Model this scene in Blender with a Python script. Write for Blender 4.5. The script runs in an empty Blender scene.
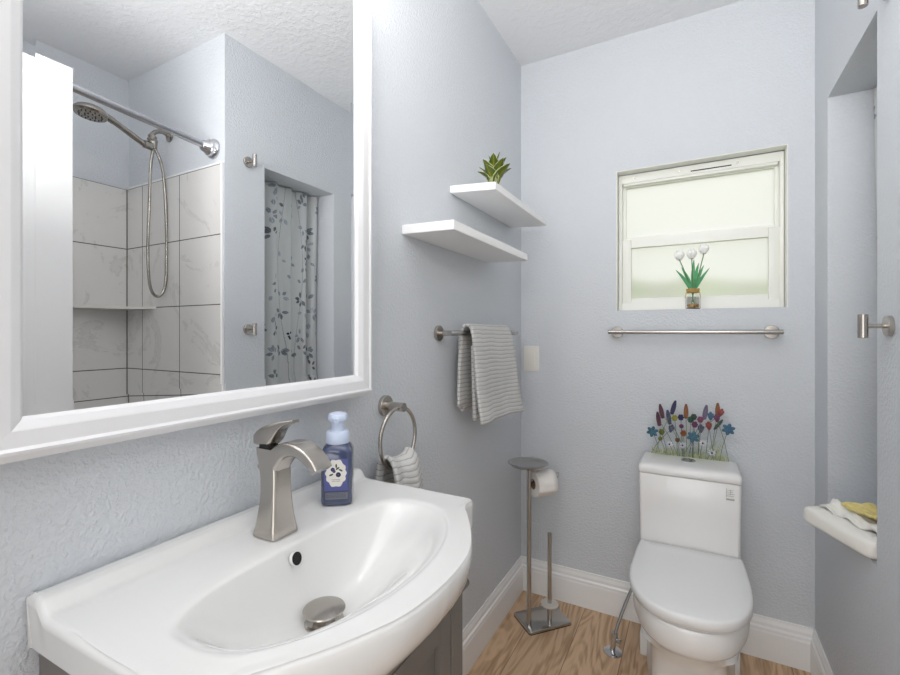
import bpy, bmesh, math, random
from mathutils import Vector, Matrix
random.seed(7)
PI = math.pi
COL = bpy.context.scene.collection
SC = bpy.context.scene

# ------------------------------------------------------------------ camera
CX, CH = 0.7153, 1.194
YAW = math.atan(245/450.0)
cam = bpy.data.cameras.new('camera'); co = bpy.data.objects.new('camera', cam); COL.objects.link(co)
co.location = (CX, 0, CH); co.rotation_euler = (PI/2, 0, YAW)
cam.sensor_width = 36; cam.sensor_fit = 'HORIZONTAL'; cam.lens = 18.0
cam.shift_y = -5/900.0; cam.clip_start = 0.01
SC.camera = co

# ------------------------------------------------------------------ world, lights, exposure
w = bpy.data.worlds.new('world'); SC.world = w; w.use_nodes = True
wn = w.node_tree.nodes; bg = wn['Background']
bg.inputs[0].default_value = (1.0, 1.0, 0.985, 1); bg.inputs[1].default_value = 1.5
SC.view_settings.view_transform = 'Standard'; SC.view_settings.look = 'None'
SC.view_settings.exposure = -0.27; SC.view_settings.gamma = 1.0
try: SC.view_settings.use_curve_mapping = False
except Exception: pass

def area(name, loc, rot, sx, sy, power, col=(1, 1, 1)):
    l = bpy.data.lights.new(name, 'AREA'); l.shape = 'RECTANGLE'; l.size = sx; l.size_y = sy
    l.energy = power; l.color = col
    o = bpy.data.objects.new(name, l); COL.objects.link(o); o.location = loc; o.rotation_euler = rot
    return o
# added frontal fill light, set in the hall behind the camera
area('hall_fill', (0.72, -0.9, 1.25), (math.radians(90), 0, 0), 0.75, 1.9, 19.5, (1.0, 0.985, 0.965))
# flash bounced off the ceiling above the photographer
area('bounce_flash', (0.72, 0.05, 1.75), (PI-0.45, 0, 0), 0.40, 0.40, 21.0, (1.0, 0.99, 0.98))
VANITY_E = 20.0      # strength of each glass shade of the vanity light
CEIL_E = 6.0         # unseen ceiling lamp

# ------------------------------------------------------------------ dimensions
W, D, ZC = 1.087, 2.009, 2.44
YS, XS = 1.196, 1.832          # shower end wall, shower long wall
YF = -0.36                    # wall behind the camera
OY0, OY1, OZ0, OZ1 = 1.393, 1.838, 0.648, 1.943   # opening in the right wall
NX = 1.40                     # back of the niche
WX0, WX1, WZ0, WZ1 = 0.422, 1.010, 1.287, 1.875

# ------------------------------------------------------------------ materials
def nt(name):
    m = bpy.data.materials.new(name); m.use_nodes = True
    return m, m.node_tree.nodes, m.node_tree.links, m.node_tree.nodes['Principled BSDF']
def s2l(c): 
    return tuple(((x/255)/12.92 if x/255 <= 0.04045 else ((x/255+0.055)/1.055)**2.4) for x in c)
def mat(name, rgb, rough=0.5, metal=0.0, bump=0, scale=100, coat=0, var=0, trans=0, ior=1.45, spec=None):
    m, n, l, b = nt(name)
    c = s2l(rgb)
    b.inputs['Base Color'].default_value = (*c, 1); b.inputs['Roughness'].default_value = rough
    b.inputs['Metallic'].default_value = metal; b.inputs['Coat Weight'].default_value = coat
    b.inputs['Coat Roughness'].default_value = 0.06
    b.inputs['Transmission Weight'].default_value = trans; b.inputs['IOR'].default_value = ior
    if spec is not None: b.inputs['Specular IOR Level'].default_value = spec
    t = n.new('ShaderNodeTexCoord')
    if bump:
        no = n.new('ShaderNodeTexNoise'); no.inputs['Scale'].default_value = scale; no.inputs['Detail'].default_value = 4
        l.new(t.outputs['Object'], no.inputs['Vector'])
        bp = n.new('ShaderNodeBump'); bp.inputs['Strength'].default_value = bump; bp.inputs['Distance'].default_value = 0.002
        l.new(no.outputs['Fac'], bp.inputs['Height']); l.new(bp.outputs['Normal'], b.inputs['Normal'])
    if var:
        no = n.new('ShaderNodeTexNoise'); no.inputs['Scale'].default_value = scale*0.3; no.inputs['Detail'].default_value = 3
        l.new(t.outputs['Object'], no.inputs['Vector'])
        r = n.new('ShaderNodeValToRGB')
        r.color_ramp.elements[0].position = 0.3; r.color_ramp.elements[1].position = 0.7
        r.color_ramp.elements[0].color = (*[x*(1-var) for x in c], 1); r.color_ramp.elements[1].color = (*[min(1, x*(1+var)) for x in c], 1)
        l.new(no.outputs['Fac'], r.inputs['Fac']); l.new(r.outputs['Color'], b.inputs['Base Color'])
    return m

def wall_mat(name, rgb, strength, scale, dist=0.004):
    m, n, l, b = nt(name)
    b.inputs['Base Color'].default_value = (*s2l(rgb), 1); b.inputs['Roughness'].default_value = 0.55
    b.inputs['Specular IOR Level'].default_value = 0.35
    t = n.new('ShaderNodeTexCoord')
    a = n.new('ShaderNodeTexNoise'); a.inputs['Scale'].default_value = scale; a.inputs['Detail'].default_value = 3; a.inputs['Distortion'].default_value = 0.25
    a2 = n.new('ShaderNodeTexNoise'); a2.inputs['Scale'].default_value = scale*2.7; a2.inputs['Detail'].default_value = 2
    l.new(t.outputs['Object'], a.inputs['Vector']); l.new(t.outputs['Object'], a2.inputs['Vector'])
    r = n.new('ShaderNodeMapRange'); r.inputs[1].default_value = 0.42; r.inputs[2].default_value = 0.62
    r.interpolation_type = 'SMOOTHSTEP'
    l.new(a.outputs['Fac'], r.inputs[0])
    mx = n.new('ShaderNodeMath'); mx.operation = 'MULTIPLY_ADD'; mx.inputs[1].default_value = 0.35
    l.new(a2.outputs['Fac'], mx.inputs[0]); l.new(r.outputs[0], mx.inputs[2])
    bp = n.new('ShaderNodeBump'); bp.inputs['Strength'].default_value = strength; bp.inputs['Distance'].default_value = dist
    l.new(mx.outputs[0], bp.inputs['Height']); l.new(bp.outputs['Normal'], b.inputs['Normal'])
    return m

def metal_mat(name, rgb, rough, stretch=(1, 1, 60), amt=0.12):
    m, n, l, b = nt(name)
    b.inputs['Metallic'].default_value = 1; b.inputs['Base Color'].default_value = (*s2l(rgb), 1)
    t = n.new('ShaderNodeTexCoord'); mp = n.new('ShaderNodeMapping'); mp.inputs['Scale'].default_value = stretch
    no = n.new('ShaderNodeTexNoise'); no.inputs['Scale'].default_value = 30; no.inputs['Detail'].default_value = 3
    l.new(t.outputs['Object'], mp.inputs[0]); l.new(mp.outputs[0], no.inputs['Vector'])
    r = n.new('ShaderNodeMapRange'); r.inputs[3].default_value = rough-amt/2; r.inputs[4].default_value = rough+amt/2
    l.new(no.outputs['Fac'], r.inputs[0]); l.new(r.outputs[0], b.inputs['Roughness'])
    return m

M = {}
M['wall'] = wall_mat('blue_grey_wall_paint', (214, 218, 223), 0.34, 125)
M['ceiling'] = wall_mat('ceiling_texture', (234, 235, 237), 0.22, 42, 0.005)
M['trim'] = mat('white_trim_paint', (247, 247, 247), 0.3, coat=0.2)
M['white'] = mat('white_paint', (240, 240, 240), 0.35)
M['frame'] = mat('white_mirror_frame', (229, 229, 231), 0.28, coat=0.3)
M['shelf'] = mat('white_shelf_laminate', (243, 243, 243), 0.4)
M['ceramic'] = mat('white_ceramic', (232, 232, 231), 0.12, coat=0.6)
M['toilet'] = mat('white_toilet_ceramic', (240, 239, 238), 0.2, coat=0.15)
M['seat'] = mat('white_seat_plastic', (238, 238, 238), 0.22)
M['nickel'] = metal_mat('brushed_nickel', (186, 180, 173), 0.25, (1, 1, 6), 0.06)
M['nickel_h'] = metal_mat('brushed_nickel_bar', (172, 170, 167), 0.25, (1, 1, 1), 0.06)
M['dark_nickel'] = metal_mat('stand_steel', (192, 190, 187), 0.2, (1, 1, 4), 0.08)
M['shower_metal'] = metal_mat('shower_nickel', (158, 153, 146), 0.2, (1, 1, 1), 0.05)
M['chrome'] = mat('chrome', (205, 205, 208), 0.1, 1.0)
M['rod'] = mat('rod_metal', (190, 191, 196), 0.25, 1.0)
M['cabinet'] = mat('grey_cabinet_paint', (118, 113, 109), 0.4)
M['black'] = mat('black_gap', (18, 18, 18), 0.7)
M['vinyl'] = mat('window_vinyl', (240, 241, 234), 0.35)
M['paper'] = mat('toilet_paper', (240, 236, 232), 0.95, bump=0.2, scale=300)
M['cardboard'] = mat('cardboard', (140, 110, 85), 0.9)
M['plastic'] = mat('switch_plastic', (236, 233, 226), 0.35)
M['disc'] = mat('translucent_disc', (215, 208, 200), 0.3)
M['rubber'] = mat('rubber', (30, 29, 28), 0.7)
M['white_towel'] = mat('white_terry', (248, 246, 240), 0.95, bump=0.9, scale=420)
M['yellow_cloth'] = mat('yellow_cloth', (230, 212, 140), 0.9, bump=0.5, scale=250, var=0.12)
M['tub'] = mat('tub_enamel', (238, 238, 238), 0.15)
M['soil'] = mat('potting_soil', (50, 38, 28), 0.95, bump=0.8, scale=200)
M['pot'] = mat('white_pot', (238, 234, 215), 0.4)
M['stem'] = mat('green_stem', (96, 128, 72), 0.6)
M['twine'] = mat('jute_twine', (196, 160, 100), 0.9, bump=0.8, scale=500)
M['petal_white'] = mat('white_petal', (252, 253, 250), 0.6)
M['tulip_leaf'] = mat('tulip_leaf', (92, 165, 115), 0.5, scale=120, var=0.2)
M['pebble'] = mat('amber_pebble', (196, 152, 84), 0.5, scale=300, var=0.3)

# towels: ribbed grey cotton
def towel_mat():
    m, n, l, b = nt('grey_ribbed_towel')
    b.inputs['Roughness'].default_value = 0.95; b.inputs['Specular IOR Level'].default_value = 0.1
    uv = n.new('ShaderNodeUVMap'); sp = n.new('ShaderNodeSeparateXYZ'); l.new(uv.outputs[0], sp.inputs[0])
    no = n.new('ShaderNodeTexNoise'); no.inputs['Scale'].default_value = 9; no.inputs['Detail'].default_value = 2
    l.new(uv.outputs[0], no.inputs['Vector'])
    ad = n.new('ShaderNodeMath'); ad.operation = 'MULTIPLY_ADD'; ad.inputs[1].default_value = 0.010
    l.new(no.outputs['Fac'], ad.inputs[0]); l.new(sp.outputs['Y'], ad.inputs[2])
    mu = n.new('ShaderNodeMath'); mu.operation = 'MULTIPLY'; mu.inputs[1].default_value = 2*PI/0.0142
    l.new(ad.outputs[0], mu.inputs[0])
    si = n.new('ShaderNodeMath'); si.operation = 'SINE'; l.new(mu.outputs[0], si.inputs[0])
    r = n.new('ShaderNodeValToRGB'); r.color_ramp.elements[0].position = 0.0; r.color_ramp.elements[1].position = 0.18
    r.color_ramp.elements[0].color = (*s2l((172, 171, 170)), 1); r.color_ramp.elements[1].color = (*s2l((214, 213, 211)), 1)
    mr = n.new('ShaderNodeMapRange'); mr.inputs[1].default_value = -1; mr.inputs[2].default_value = 1
    l.new(si.outputs[0], mr.inputs[0]); l.new(mr.outputs[0], r.inputs['Fac']); l.new(r.outputs['Color'], b.inputs['Base Color'])
    n2 = n.new('ShaderNodeTexNoise'); n2.inputs['Scale'].default_value = 600
    tc = n.new('ShaderNodeTexCoord'); l.new(tc.outputs['Object'], n2.inputs['Vector'])
    a3 = n.new('ShaderNodeMath'); a3.operation = 'ADD'; l.new(mr.outputs[0], a3.inputs[0]); l.new(n2.outputs['Fac'], a3.inputs[1])
    bp = n.new('ShaderNodeBump'); bp.inputs['Strength'].default_value = 0.5; bp.inputs['Distance'].default_value = 0.002
    l.new(a3.outputs[0], bp.inputs['Height']); l.new(bp.outputs['Normal'], b.inputs['Normal'])
    return m
M['towel'] = towel_mat()

def floor_mat():
    m, n, l, b = nt('oak_plank_floor')
    t = n.new('ShaderNodeTexCoord')
    mp = n.new('ShaderNodeMapping'); mp.inputs['Rotation'].default_value = (0, 0, PI/2)
    mp.inputs['Location'].default_value = (0.95, 0.062, 0)
    l.new(t.outputs['Object'], mp.inputs[0])
    br = n.new('ShaderNodeTexBrick'); br.inputs['Scale'].default_value = 1
    br.inputs['Brick Width'].default_value = 1.2; br.inputs['Row Height'].default_value = 0.18
    br.inputs['Mortar Size'].default_value = 0.0009; br.inputs['Mortar Smooth'].default_value = 0.2
    br.inputs['Color1'].default_value = (0, 0, 0, 1); br.inputs['Color2'].default_value = (1, 1, 1, 1)
    br.inputs['Mortar'].default_value = (0.5, 0.5, 0.5, 1); br.offset = 0.37
    l.new(mp.outputs[0], br.inputs['Vector'])
    # offset grain by plank
    sc = n.new('ShaderNodeVectorMath'); sc.operation = 'SCALE'; sc.inputs['Scale'].default_value = 7.0
    l.new(br.outputs['Color'], sc.inputs[0])
    adv = n.new('ShaderNodeVectorMath'); adv.operation = 'ADD'; l.new(t.outputs['Object'], adv.inputs[0]); l.new(sc.outputs[0], adv.inputs[1])
    m2 = n.new('ShaderNodeMapping'); m2.inputs['Scale'].default_value = (5.5, 1.0, 1); l.new(adv.outputs[0], m2.inputs[0])
    no = n.new('ShaderNodeTexNoise'); no.inputs['Scale'].default_value = 1.7; no.inputs['Detail'].default_value = 2.5; no.inputs['Distortion'].default_value = 0.9
    l.new(m2.outputs[0], no.inputs['Vector'])
    mu = n.new('ShaderNodeMath'); mu.operation = 'MULTIPLY'; mu.inputs[1].default_value = 44; l.new(no.outputs['Fac'], mu.inputs[0])
    si = n.new('ShaderNodeMath'); si.operation = 'SINE'; l.new(mu.outputs[0], si.inputs[0])
    m3 = n.new('ShaderNodeMapping'); m3.inputs['Scale'].default_value = (90, 3.5, 1); l.new(adv.outputs[0], m3.inputs[0])
    n3 = n.new('ShaderNodeTexNoise'); n3.inputs['Scale'].default_value = 1.6; n3.inputs['Detail'].default_value = 4; l.new(m3.outputs[0], n3.inputs['Vector'])
    mr = n.new('ShaderNodeMapRange'); mr.inputs[1].default_value = -1; mr.inputs[2].default_value = 1; mr.inputs[3].default_value = 0.22; mr.inputs[4].default_value = 0.62
    l.new(si.outputs[0], mr.inputs[0])
    mm = n.new('ShaderNodeMath'); mm.operation = 'MULTIPLY_ADD'; mm.inputs[1].default_value = 0.75
    l.new(n3.outputs['Fac'], mm.inputs[0]); l.new(mr.outputs[0], mm.inputs[2])
    r = n.new('ShaderNodeValToRGB'); e = r.color_ramp.elements
    e[0].position = 0.40; e[0].color = (*s2l((160, 126, 94)), 1); e[1].position = 0.95; e[1].color = (*s2l((218, 186, 152)), 1)
    x = r.color_ramp.elements.new(0.62); x.color = (*s2l((190, 156, 122)), 1)
    l.new(mm.outputs[0], r.inputs['Fac'])
    mx = n.new('ShaderNodeMix'); mx.data_type = 'RGBA'; mx.blend_type = 'MULTIPLY'
    mx.inputs[7].default_value = (*s2l((90, 75, 60)), 1)
    l.new(br.outputs['Fac'], mx.inputs[0]); l.new(r.outputs['Color'], mx.inputs[6])
    hs = n.new('ShaderNodeHueSaturation'); 
    mv = n.new('ShaderNodeMapRange'); mv.inputs[3].default_value = 0.88; mv.inputs[4].default_value = 1.1
    l.new(br.outputs['Color'], mv.inputs[0]); l.new(mv.outputs[0], hs.inputs['Value']); l.new(mx.outputs[2], hs.inputs['Color'])
    l.new(hs.outputs[0], b.inputs['Base Color'])
    b.inputs['Roughness'].default_value = 0.42
    return m
M['floor'] = floor_mat()

# grey marble-look tile; u axis picks the running direction of the wall
def tile_mat(name, axis, u0, uw, z0, zh):
    m, n, l, b = nt(name)
    t = n.new('ShaderNodeTexCoord'); sp = n.new('ShaderNodeSeparateXYZ'); l.new(t.outputs['Object'], sp.inputs[0])
    def line(out, off, per):
        a = n.new('ShaderNodeMath'); a.operation = 'SUBTRACT'; a.inputs[1].default_value = off; l.new(out, a.inputs[0])
        d = n.new('ShaderNodeMath'); d.operation = 'DIVIDE'; d.inputs[1].default_value = per; l.new(a.outputs[0], d.inputs[0])
        f = n.new('ShaderNodeMath'); f.operation = 'FRACT'; l.new(d.outputs[0], f.inputs[0])
        g = n.new('ShaderNodeMath'); g.operation = 'SUBTRACT'; g.inputs[1].default_value = 0.5; l.new(f.outputs[0], g.inputs[0])
        h = n.new('ShaderNodeMath'); h.operation = 'ABSOLUTE'; l.new(g.outputs[0], h.inputs[0])
        k = n.new('ShaderNodeMath'); k.operation = 'GREATER_THAN'; k.inputs[1].default_value = 0.5-0.0022/per; l.new(h.outputs[0], k.inputs[0])
        return k.outputs[0]
    g1 = line(sp.outputs[axis], u0, uw); g2 = line(sp.outputs['Z'], z0, zh)
    mx = n.new('ShaderNodeMath'); mx.operation = 'MAXIMUM'; l.new(g1, mx.inputs[0]); l.new(g2, mx.inputs[1])
    no = n.new('ShaderNodeTexNoise'); no.inputs['Scale'].default_value = 3.2; no.inputs['Detail'].default_value = 8; no.inputs['Roughness'].default_value = 0.72; no.inputs['Distortion'].default_value = 1.6
    l.new(t.outputs['Object'], no.inputs['Vector'])
    r = n.new('ShaderNodeValToRGB'); e = r.color_ramp.elements
    e[0].position = 0.30; e[0].color = (*s2l((212, 210, 207)), 1); e[1].position = 0.72; e[1].color = (*s2l((222, 220, 217)), 1)
    v = e.new(0.385); v.color = (*s2l((214, 212, 209)), 1); v = e.new(0.40); v.color = (*s2l((197, 195, 192)), 1); v = e.new(0.42); v.color = (*s2l((219, 217, 214)), 1)
    l.new(no.outputs['Fac'], r.inputs['Fac'])
    mi = n.new('ShaderNodeMix'); mi.data_type = 'RGBA'; mi.inputs[7].default_value = (*s2l((92, 88, 84)), 1)
    l.new(mx.outputs[0], mi.inputs[0]); l.new(r.outputs['Color'], mi.inputs[6]); l.new(mi.outputs[2], b.inputs['Base Color'])
    b.inputs['Roughness'].default_value = 0.25
    return m
M['tile_end'] = tile_mat('grey_tile_end', 'X', 1.085, 0.30, 0.727, 0.292)
M['tile_long'] = tile_mat('grey_tile_long', 'Y', 1.195-0.61, 0.61, 0.727, 0.292)

def vcol_mat(name, rough=0.8, translucent=0.0):
    m, n, l, b = nt(name)
    a = n.new('ShaderNodeVertexColor'); a.layer_name = 'Col'; l.new(a.outputs[0], b.inputs['Base Color'])
    b.inputs['Roughness'].default_value = rough
    return m
M['curtain'] = vcol_mat('leaf_print_curtain', 0.85)
M['label'] = vcol_mat('printed_label', 0.45)

def frosted():
    m = bpy.data.materials.new('frosted_glass'); m.use_nodes = True; n = m.node_tree.nodes; l = m.node_tree.links
    n.clear(); o = n.new('ShaderNodeOutputMaterial')
    rf = n.new('ShaderNodeBsdfRefraction'); rf.inputs['Roughness'].default_value = 0.45; rf.inputs['IOR'].default_value = 1.08
    tr = n.new('ShaderNodeBsdfTranslucent'); tr.inputs[0].default_value = (0.97, 0.97, 0.95, 1)
    gl = n.new('ShaderNodeBsdfGlossy'); gl.inputs['Roughness'].default_value = 0.35
    mx = n.new('ShaderNodeMixShader'); mx.inputs[0].default_value = 0.45
    l.new(rf.outputs[0], mx.inputs[1]); l.new(tr.outputs[0], mx.inputs[2])
    m2 = n.new('ShaderNodeMixShader'); m2.inputs[0].default_value = 0.012
    l.new(mx.outputs[0], m2.inputs[1]); l.new(gl.outputs[0], m2.inputs[2]); l.new(m2.outputs[0], o.inputs[0])
    return m
M['frosted'] = frosted()
M['mirror'] = mat('mirror_silver', (240, 241, 242), 0.0, 1.0)
M['clear'] = mat('clear_glass', (255, 255, 255), 0.02, trans=1.0, ior=1.3)
def emit(name, col, s):
    m = bpy.data.materials.new(name); m.use_nodes = True; n = m.node_tree.nodes; l = m.node_tree.links; n.clear()
    o = n.new('ShaderNodeOutputMaterial'); e = n.new('ShaderNodeEmission'); e.inputs[0].default_value = (*col, 1); e.inputs[1].default_value = s
    l.new(e.outputs[0], o.inputs[0]); return m
M['lamp'] = emit('lit_glass_shade', (1.0, 0.97, 0.93), VANITY_E)
M['lamp_c'] = emit('lit_ceiling_diffuser', (1.0, 0.98, 0.95), CEIL_E)

# ------------------------------------------------------------------ helpers
def obj(name, bm, m, parent=None, smooth=40, loc=None):
    me = bpy.data.meshes.new(name)
    bmesh.ops.recalc_face_normals(bm, faces=bm.faces)
    bm.to_mesh(me); bm.free()
    for mm in (m if isinstance(m, list) else [m]): me.materials.append(mm)
    if smooth:
        for p in me.polygons: p.use_smooth = True
        me.set_sharp_from_angle(angle=math.radians(smooth))
    o = bpy.data.objects.new(name, me); COL.objects.link(o)
    if parent:
        o.parent = parent
        o.matrix_parent_inverse = Matrix.Translation(-Vector(parent.location)) if parent.rotation_euler[2] == 0 else parent.matrix_basis.inverted()
    if loc: o.location = loc
    return o
def struct(name, bm, m, parent=None, smooth=0):
    o = obj(name, bm, m, parent, smooth)
    if not parent: o['kind'] = 'structure'
    return o
def thing(name, label, cat, loc=(0, 0, 0), group=None):
    o = bpy.data.objects.new(name, None); COL.objects.link(o); o.location = loc; o.empty_display_size = 0.05
    o['label'] = label; o['category'] = cat
    if group: o['group'] = group
    return o
def tag(o, label, cat, group=None):
    o['label'] = label; o['category'] = cat
    if group: o['group'] = group
    return o
def dup(root, loc, label):
    r = root.copy(); COL.objects.link(r); r.location = loc; r['label'] = label
    for ch in list(root.children):
        c = ch.copy(); COL.objects.link(c); c.parent = r; c.matrix_parent_inverse = ch.matrix_parent_inverse.copy()
    return r
def B(): return bmesh.new()
def box(bm, x0, x1, y0, y1, z0, z1, bev=0, seg=2):
    g = bmesh.ops.create_cube(bm, size=1)['verts']
    bmesh.ops.scale(bm, vec=(x1-x0, y1-y0, z1-z0), verts=g)
    bmesh.ops.translate(bm, vec=((x0+x1)/2, (y0+y1)/2, (z0+z1)/2), verts=g)
    if bev:
        es = list({e for v in g for e in v.link_edges})
        bmesh.ops.bevel(bm, geom=es, offset=bev, segments=seg, affect='EDGES', profile=0.5)
    return bm
def frame_of(d):
    d = d.normalized(); u = Vector((0, 0, 1)) if abs(d.z) < 0.9 else Vector((1, 0, 0))
    a = d.cross(u).normalized(); return a, d.cross(a).normalized()
def loft(bm, rings, caps=True, closed=True):
    vs = [[bm.verts.new(p) for p in r] for r in rings]
    n = len(vs[0])
    for i in range(len(vs)-1):
        for j in range(n if closed else n-1):
            bm.faces.new((vs[i][j], vs[i][(j+1) % n], vs[i+1][(j+1) % n], vs[i+1][j]))
    if caps:
        bm.faces.new(vs[0]); bm.faces.new(list(reversed(vs[-1])))
    return vs
def tube(bm, pts, r, n=14, caps=True):
    pts = [Vector(p) for p in pts]; rings = []
    d = (pts[1]-pts[0]).normalized(); a, b = frame_of(d)
    for i, p in enumerate(pts):
        if i == 0: t = pts[1]-pts[0]
        elif i == len(pts)-1: t = pts[-1]-pts[-2]
        else: t = (pts[i+1]-pts[i]).normalized()+(pts[i]-pts[i-1]).normalized()
        t.normalize(); a = (a-t*a.dot(t)).normalized(); b = t.cross(a)
        rr = r[i] if isinstance(r, (list, tuple)) else r
        rings.append([p+a*rr*math.cos(2*PI*k/n)+b*rr*math.sin(2*PI*k/n) for k in range(n)])
    loft(bm, rings, caps); return bm
def lathe(bm, prof, origin=(0, 0, 0), axis=(0, 0, 1), n=32, caps=True):
    ax = Vector(axis).normalized(); a, b = frame_of(ax); o = Vector(origin)
    loft(bm, [[o+ax*h+a*max(r, 1e-5)*math.cos(2*PI*k/n)+b*max(r, 1e-5)*math.sin(2*PI*k/n) for k in range(n)] for r, h in prof], caps)
    return bm
def cr(pts, sub=8, closed=False):
    P = [Vector(p) for p in pts]; out = []; n = len(P)
    rng = n if closed else n-1
    for i in range(rng):
        p0 = P[(i-1) % n] if closed or i > 0 else P[0]*2-P[1]
        p1 = P[i]; p2 = P[(i+1) % n]; p3 = P[(i+2) % n] if closed or i < n-2 else P[-1]*2-P[-2]
        for k in range(sub):
            t = k/sub
            out.append(0.5*((2*p1)+(p2-p0)*t+(2*p0-5*p1+4*p2-p3)*t*t+(3*p1-p0-3*p2+p3)*t**3))
    if not closed: out.append(P[-1])
    return out
def ss(a, b, x):
    t = max(0, min(1, (x-a)/(b-a))); return t*t*(3-2*t)
def grid(bm, nu, nv, f, uv=None):
    vs = [[bm.verts.new(f(i/(nu-1), j/(nv-1))) for j in range(nv)] for i in range(nu)]
    lay = bm.loops.layers.uv.verify() if uv else None
    for i in range(nu-1):
        for j in range(nv-1):
            fa = bm.faces.new((vs[i][j], vs[i+1][j], vs[i+1][j+1], vs[i][j+1]))
            if uv:
                for lp, (a, b) in zip(fa.loops, ((i, j), (i+1, j), (i+1, j+1), (i, j+1))): lp[lay].uv = uv(a/(nu-1), b/(nv-1))
    return bm

# ------------------------------------------------------------------ room shell
T = 0.12
bm = B(); box(bm, -T, XS+T, YF-T, D+T, -0.1, 0); struct('floor', bm, M['floor'])
bm = B(); box(bm, -T, XS+T, YF-T, D+T, ZC, ZC+0.1); struct('ceiling', bm, M['ceiling'])
bm = B(); box(bm, -T, 0, YF-T, D+T, 0, ZC); struct('wall_left', bm, M['wall'])
bm = B()
box(bm, 0, WX0, D, D+T, 0, ZC); box(bm, WX1, XS+T, D, D+T, 0, ZC)
box(bm, WX0, WX1, D, D+T, 0, WZ0); box(bm, WX0, WX1, D, D+T, WZ1, ZC)
struct('wall_back', bm, M['wall'])
bm = B()   # right wall with the recess opening; the end wall of the shower is part of the same block
box(bm, W, XS, YS, OY0, 0, ZC)
box(bm, W, XS, OY1, D, 0, ZC)
box(bm, W, XS, OY0, OY1, 0, OZ0); box(bm, W, XS, OY0, OY1, OZ1, ZC)
box(bm, NX, XS, OY0, OY1, OZ0, OZ1)
struct('wall_right', bm, M['wall'])
bm = B(); box(bm, XS, XS+T, YF-T, YS+0.2, 0, ZC); struct('wall_shower', bm, M['wall'])
bm = B()
box(bm, 0, 0.33, YF-T, YF, 0, ZC); box(bm, 1.11, XS, YF-T, YF, 0, ZC); box(bm, 0.33, 1.11, YF-T, YF, 2.04, ZC)
struct('wall_front', bm, M['wall'])
bm = B()   # unseen hall enclosure, added to keep sky light out of the doorway
box(bm, -0.5, -0.4, -2.0, YF-T, 0, ZC); box(bm, 2.0, 2.1, -2.0, YF-T, 0, ZC); box(bm, -0.5, 2.1, -2.1, -2.0, 0, ZC)
box(bm, -0.5, -T, YF-T-0.001, YF-T+0.05, 0, ZC); box(bm, XS+T, 2.1, YF-T-0.001, YF-T+0.05, 0, ZC)
struct('wall_hall_block', bm, mat('hall_block_dark', (128, 124, 120), 0.7))  # enclosure kept dark to give the metals contrast in reflection
bm = B(); box(bm, -0.5, 2.1, -2.1, YF-T, -0.1, 0); struct('floor_hall_block', bm, M['floor'])
bm = B(); box(bm, -0.5, 2.1, -2.1, YF-T, ZC, ZC+0.1); struct('ceiling_hall_block', bm, M['ceiling'])

# tile panels on the shower walls
bm = B(); box(bm, 1.097, XS-0.012, YS-0.012, YS, 0.4, 1.895); struct('trim_1', bm, M['tile_end'])
bm = B(); box(bm, XS-0.012, XS, YF, YS, 0.4, 1.895); struct('trim_2', bm, M['tile_long'])
bm = B(); box(bm, 1.089, 1.097, YS-0.014, YS, 0.4, 1.903, 0.003); box(bm, 1.097, XS, YS-0.014, YS, 1.895, 1.903); struct('trim_3', bm, M['trim'])

bm = B(); box(bm, XS-0.0155, XS-0.0115, YS-0.0155, YS-0.0115, 0.4, 1.895); struct('trim_4', bm, mat('grout', (120, 116, 112), 0.8))
# baseboards: profiled
def base_prof(h=0.15):
    return [(0, 0), (0.016, 0), (0.016, 0.098), (0.0145, 0.104), (0.0145, 0.113), (0.0095, 0.119), (0.0095, 0.130), (0.006, 0.142), (0.005, h), (0, h)]
def baseboard(name, p0, p1, nrm):
    bm = B(); p0 = Vector(p0); p1 = Vector(p1); nrm = Vector(nrm)
    loft(bm, [[p+nrm*d+Vector((0, 0, z)) for d, z in base_prof()] for p in (p0, p1)])
    return struct(name, bm, M['trim'], smooth=0)
baseboard('baseboard_left', (0, 0.83, 0), (0, D, 0), (1, 0, 0))
baseboard('baseboard_back', (0, D, 0), (W, D, 0), (0, -1, 0))
baseboard('baseboard_right', (W, YS, 0), (W, D, 0), (-1, 0, 0))

# ------------------------------------------------------------------ window
win = bpy.data.objects.new('window_1', None); COL.objects.link(win); win['kind'] = 'structure'; win.location = (0.716, D+0.07, WZ0)
y0 = D+0.05
bm = B()
fx0, fx1, fz0, fz1 = WX0+0.004, WX1-0.004, WZ0+0.002, WZ1-0.006
box(bm, fx0, fx0+0.013, y0, y0+0.06, fz0, fz1, 0.002); box(bm, fx1-0.013, fx1, y0, y0+0.06, fz0, fz1, 0.002)
box(bm, fx0+0.0131, fx1-0.0131, y0+0.001, y0+0.059, fz0, fz0+0.03); box(bm, fx0+0.0131, fx1-0.0131, y0+0.001, y0+0.059, fz1-0.035, fz1)
box(bm, fx0+0.018, fx1-0.018, y0+0.006, y0+0.03, fz1-0.045, fz1-0.03, 0.002)
obj('window_frame', bm, M['vinyl'], win)
bm = B()
for x in (0.49, 0.66, 0.86): lathe(bm, [(0.004, 0), (0.004, 0.002)], (x, y0-0.001, fz1-0.018), (0, -1, 0), 10)
obj('frame_screws', bm, M['nickel'], win)
bm = B(); box(bm, 0.70, 0.84, y0-0.0015, y0+0.001, fz1-0.026, fz1-0.0225); obj('track_slot', bm, M['black'], win)
bm = B(); box(bm, WX0, WX0+0.003, D+0.001, y0, WZ0, WZ1); obj('jamb_brightener', bm, M['vinyl'], win)  # white strips added to brighten the recess as window light would
bm = B(); box(bm, WX1-0.003, WX1, D+0.001, y0, WZ0, WZ1); obj('jamb_brightener', bm, M['vinyl'], win)
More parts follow.
